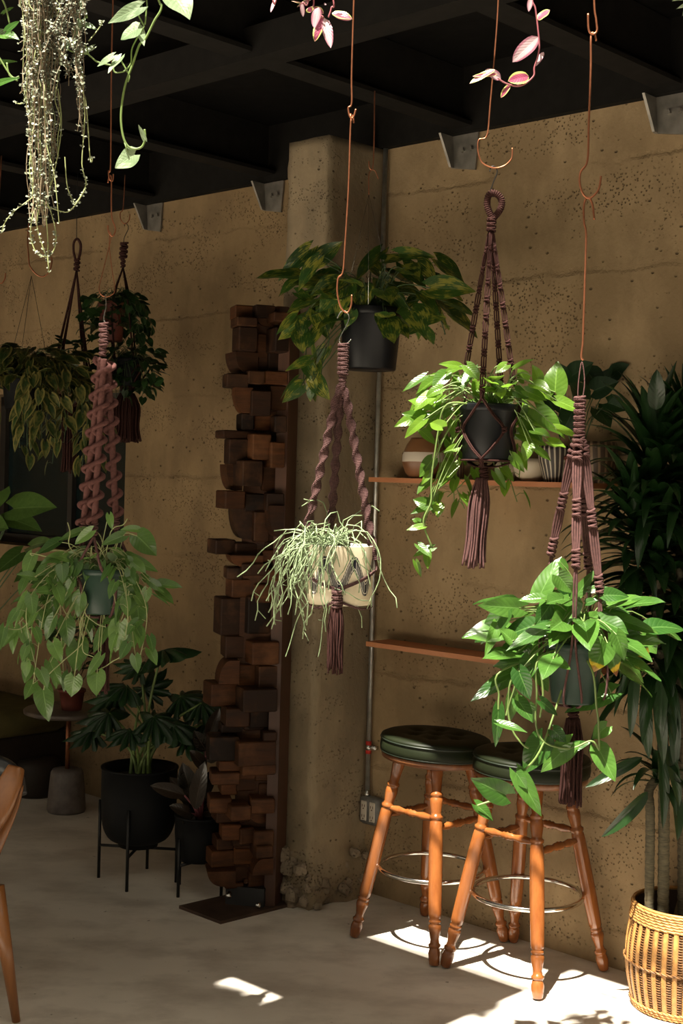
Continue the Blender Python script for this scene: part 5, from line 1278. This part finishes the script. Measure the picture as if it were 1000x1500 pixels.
c0 = P(205, 0, D); t = thing('satin_pothos', 'silver speckled heart leaved vine dangling in bright sun, top left', 'hanging plant', V((c0.x, c0.y, 2.46)))
c = top_pot(190, 2.46, .065, t)
lf = MB(); st = MB(); hub = c + V((0, 0, .09)); s24 = 240 / 1000
def s2(x, y, d=0): return P(x * s24, y * s24, D + d)
for pts in ([(950, -80), (985, 40), (940, 130), (885, 240), (850, 275), (810, 390), (765, 515), (742, 650), (740, 760), (760, 860), (800, 905), (860, 900), (885, 850), (882, 790)],
            [(860, -60), (862, 60), (845, 90), (880, 160)], [(890, -60), (893, 60), (885, 150)], [(760, 870), (780, 930)],
            [(880, 160), (808, 290), (800, 380), (770, 425), (740, 440), (700, 440), (690, 400)], [(690, 400), (600, 380), (560, 350), (540, 330), (520, 270)], [(770, 425), (745, 380), (735, 360)], [(520, -60), (525, 70), (530, 110), (505, 60)], [(540, 330), (430, 310), (360, 230)], [(770, 425), (790, 465), (780, 500)]):
    st.tube(spline([hub] * (1 if pts[0][1] < 0 else 0) + [s2(*p) for p in pts], 7), .0017 if len(pts) > 8 else .0012, 6)
SA = [(850, 45, 655, 138, 92), (845, 170, 880, 280, 60), (840, 175, 735, 240, 130), (1050, -40, 1160, 110, 190), (820, 945, 700, 1025, 130), (882, 850, 845, 760, 30), (690, 340, 590, 405, 45), (735, 350, 655, 440, 62), (495, 125, 450, 225, 72), (500, 65, 440, 100, 45), (520, 150, 590, 175, 48), (440, 250, 370, 300, 70), (565, 290, 465, 345, 42), (500, 10, 490, 45, 30)]
spec_leaves(lf, None, SA, D, 0, 0, 1 / .24, dvar=.015, curl=.08, fold=.2)
obj('foliage', lf, 'satin', t); obj('stems', st, 'stemg', t)

# leaves of another plant at the very left edge
c0 = P(-30, 0, D); t = thing('hanging_vine', 'dim green leafy vine cut off at top left edge', 'hanging plant', V((c0.x, c0.y, 2.46)))
c = top_pot(-30, 2.46, .06, t, .1); lf = MB(); st = MB(); hub = c + V((0, 0, .08))
spec_leaves(lf, None, [(10, 45, 28, 30, 14), (-5, 50, 28, 55, 26), (-10, 92, 26, 88, 8), (-8, 125, 28, 112, 12), (5, 20, 20, 10, 12)], D + .1, 0, 0, 1, dvar=.02)
for pts in ([(-5, -30), (8, 10), (14, 35)], [(-15, -20), (-12, 60), (-8, 92)], [(-15, 60), (15, 110), (28, 112)], [(10, 92), (14, 110), (26, 118)]): st.tube(spline([hub] * (pts[0][1] < 0) + [P(x, y, D + .1) for x, y in pts], 5), .0014, 5)
obj('foliage', lf, 'pothos', t); obj('stems', st, 'stemg', t)
# purple striped inch plants
def inch(px_, label, leaves, stems, ox, oy, sc, dd):
    global D
    c0 = P(px_, 0, D + dd); t = thing('inch_plant', label, 'hanging plant', V((c0.x, c0.y, 2.46)), 'purple striped inch plants'); c = top_pot(px_, 2.46, .06, t, dd); hub = c + V((0, 0, .08)); lf = MB(); l2 = MB(); st = MB()
    spec_leaves(lf, None, leaves[::2], D + dd, ox, oy, sc, kind='ovate', dvar=.012, curl=.08, wsc=1.1); spec_leaves(l2, None, leaves[1::2], D + dd, ox, oy, sc, kind='ovate', dvar=.012, curl=.08, wsc=1.1)
    for pts in stems: st.tube(spline([hub] * (pts[0][1] < 0) + [P(ox + x / sc, oy + y / sc, D + dd) for x, y in pts], 5), .0013, 6)
    obj('foliage', lf, 'tradp', t); obj('purple_foliage', l2, 'trad', t); obj('stems', st, 'stemp', t)
inch(440, 'purple striped inch plant tips at top centre beside copper rod', [(480, 60, 445, 228, 80), (520, 140, 445, 330, 80), (530, 150, 580, 385, 78), (590, 110, 755, 150, 88), (345, 30, 355, 135, 34), (430, -10, 300, 50, 50), (540, 30, 530, 40, 30), (350, 30, 260, 5, 20), (130, -5, 90, 95, 30), (400, 60, 420, 100, 60), (610, 125, 745, 158, 50), (440, 60, 520, 110, 60)], [[(440, -60), (425, 60), (480, 110), (520, 140)], [(590, -60), (585, 60), (560, 140)], [(400, -60), (350, 20), (345, 40)], [(150, -60), (110, 0)]], 380, 0, 5.556, 0)
inch(790, 'purple striped inch plant trailing a curved stem, top right', [(375, 160, 265, 265, 62), (375, 85, 425, 40, 50), (400, 225, 362, 285, 22), (190, 300, 80, 355, 34), (215, 340, 150, 300, 40), (335, 330, 250, 345, 56), (290, 370, 300, 310, 34), (255, 365, 215, 420, 26), (345, -10, 335, 50, 22), (200, 320, 95, 325, 22)], [[(350, -60), (365, 40), (378, 150), (380, 220), (360, 290), (355, 330), (300, 370), (240, 360), (200, 335)]], 660, 0, 2.941, .02)
c0 = P(1020, 0, D); t = thing('hanging_vine', 'pale leaf tips poking in at top right corner', 'hanging plant', V((c0.x, c0.y, 2.46)))
c = top_pot(1030, 2.46, .06, t); lf = MB(); st = MB(); spec_leaves(lf, None, [(1010, -5, 985, 0, 10), (1015, 5, 990, 12, 12), (1012, -5, 1000, 22, 10)], D, 0, 0, 1, dvar=.01); st.tube([c + V((0, 0, .08)), P(1012, -5, D)], .0013, 5)
obj('foliage', lf, 'satin', t); obj('stems', st, 'stemg', t)

#LIGHT
# ------------------------------------------------------------------ leaf canopy added out of view to block and dapple the sun
SUN = V((-.214, -.35, 1))
def at_ceiling(q, z=CEIL): return q + SUN * (z - q.z)
holes = []  # gaps left in the added canopy so sun reaches chosen spots
for (x, y, d, r) in ((500, 385, 3.3, .045), (854, 400, 3.0, .04), (512, 800, 3.3, .05), (440, 800, 3.3, .05), (170, 30, 2.0, .07), (190, 60, 2.0, .06), (182, 120, 2.0, .05), (40, 90, 2.0, .07), (50, 320, 2.0, .05), (460, 20, 2.0, .06), (790, 40, 2.0, .06), (740, 120, 2.0, .06), (735, 880, 2.95, .05), (820, 1100, 2.95, .06), (740, 985, 2.95, .04), (600, 600, 3.4, .08), (640, 560, 3.4, .07), (625, 800, 3.4, .06), (620, 700, 3.4, .06), (870, 1010, 2.95, .05), (960, 930, 3.0, .04), (990, 10, 2.0, .05), (870, 880, 3.0, .04), (700, 1150, 2.95, .04), (720, 645, 3.35, .03)):
    holes.append((at_ceiling(P(x, y, d)), r))
lf = MB(); TZ = 6.0
for k in range(3000):
    u = R.uniform(1.15, 3.7); v = R.uniform(1.80, 3.9)
    if k > 2930: u = R.uniform(.53, .84); v = R.choice((R.uniform(2.27, 2.325), R.uniform(2.39, 2.45), R.uniform(2.3, 2.42)))  # extra leaves soften the small sun patch on the floor
    if u > 1.46 and R.random() < .12: v = R.uniform(1.66, 1.82)
    q = UVZ(u, v, CEIL)
    if any((q - h).length < r + .06 for h, r in holes): continue
    z = TZ + R.uniform(-.35, .35); c = q + SUN * (z - CEIL); d = rv(); ln = R.uniform(.06, .11)
    lf.leaf(c, c + d.normalized() * ln, ln * .6, V((0, 0, 1)) + rv(.5), rows=3, cols=2, fold=.1)
o = obj('added_shade_canopy', lf, 'ivy', None, UVZ(2, 2.4, TZ)); o['kind'] = 'stuff'; tag(o, 'unseen leaf canopy added above the roof opening to dapple the sunlight', 'shade canopy')
# ------------------------------------------------------------------ light
sun = bpy.data.lights.new('sun', 'SUN'); sun.energy = 18; sun.angle = math.radians(.53); sun.color = (1, .93, .80)
so = bpy.data.objects.new('sun', sun); C.objects.link(so); so.rotation_euler = SUN.to_track_quat('Z', 'Y').to_euler()
w = bpy.data.worlds.new('World'); bpy.context.scene.world = w; w.use_nodes = True; wt = w.node_tree
bg = wt.nodes['Background']; g = nd(wt, 'ShaderNodeTexCoord').outputs['Generated']; zz = nd(wt, 'ShaderNodeSeparateXYZ', {0: g}).outputs[2]
wt.links.new(ramp(wt, zz, [(.0, (.055, .046, .034)), (.22, (.10, .083, .060)), (.5, (.55, .48, .37)), (.9, (1.75, 1.54, 1.22))]), bg.inputs[0]); bg.inputs[1].default_value = 1.2
# ------------------------------------------------------------------ camera
cam = bpy.data.cameras.new('camera'); co = bpy.data.objects.new('camera', cam); C.objects.link(co)
cam.sensor_fit = 'VERTICAL'; cam.sensor_height = 36; cam.lens = F / 1500 * 36; cam.clip_start = .05
co.matrix_world = Matrix(((RT.x, UP.x, -FW.x, EYE.x), (RT.y, UP.y, -FW.y, EYE.y), (RT.z, UP.z, -FW.z, EYE.z), (0, 0, 0, 1)))
S = bpy.context.scene; S.camera = co
S.view_settings.view_transform = 'Standard'; S.view_settings.look = 'None'; S.view_settings.gamma = 1; S.view_settings.exposure = .32; S.view_settings.use_curve_mapping = False
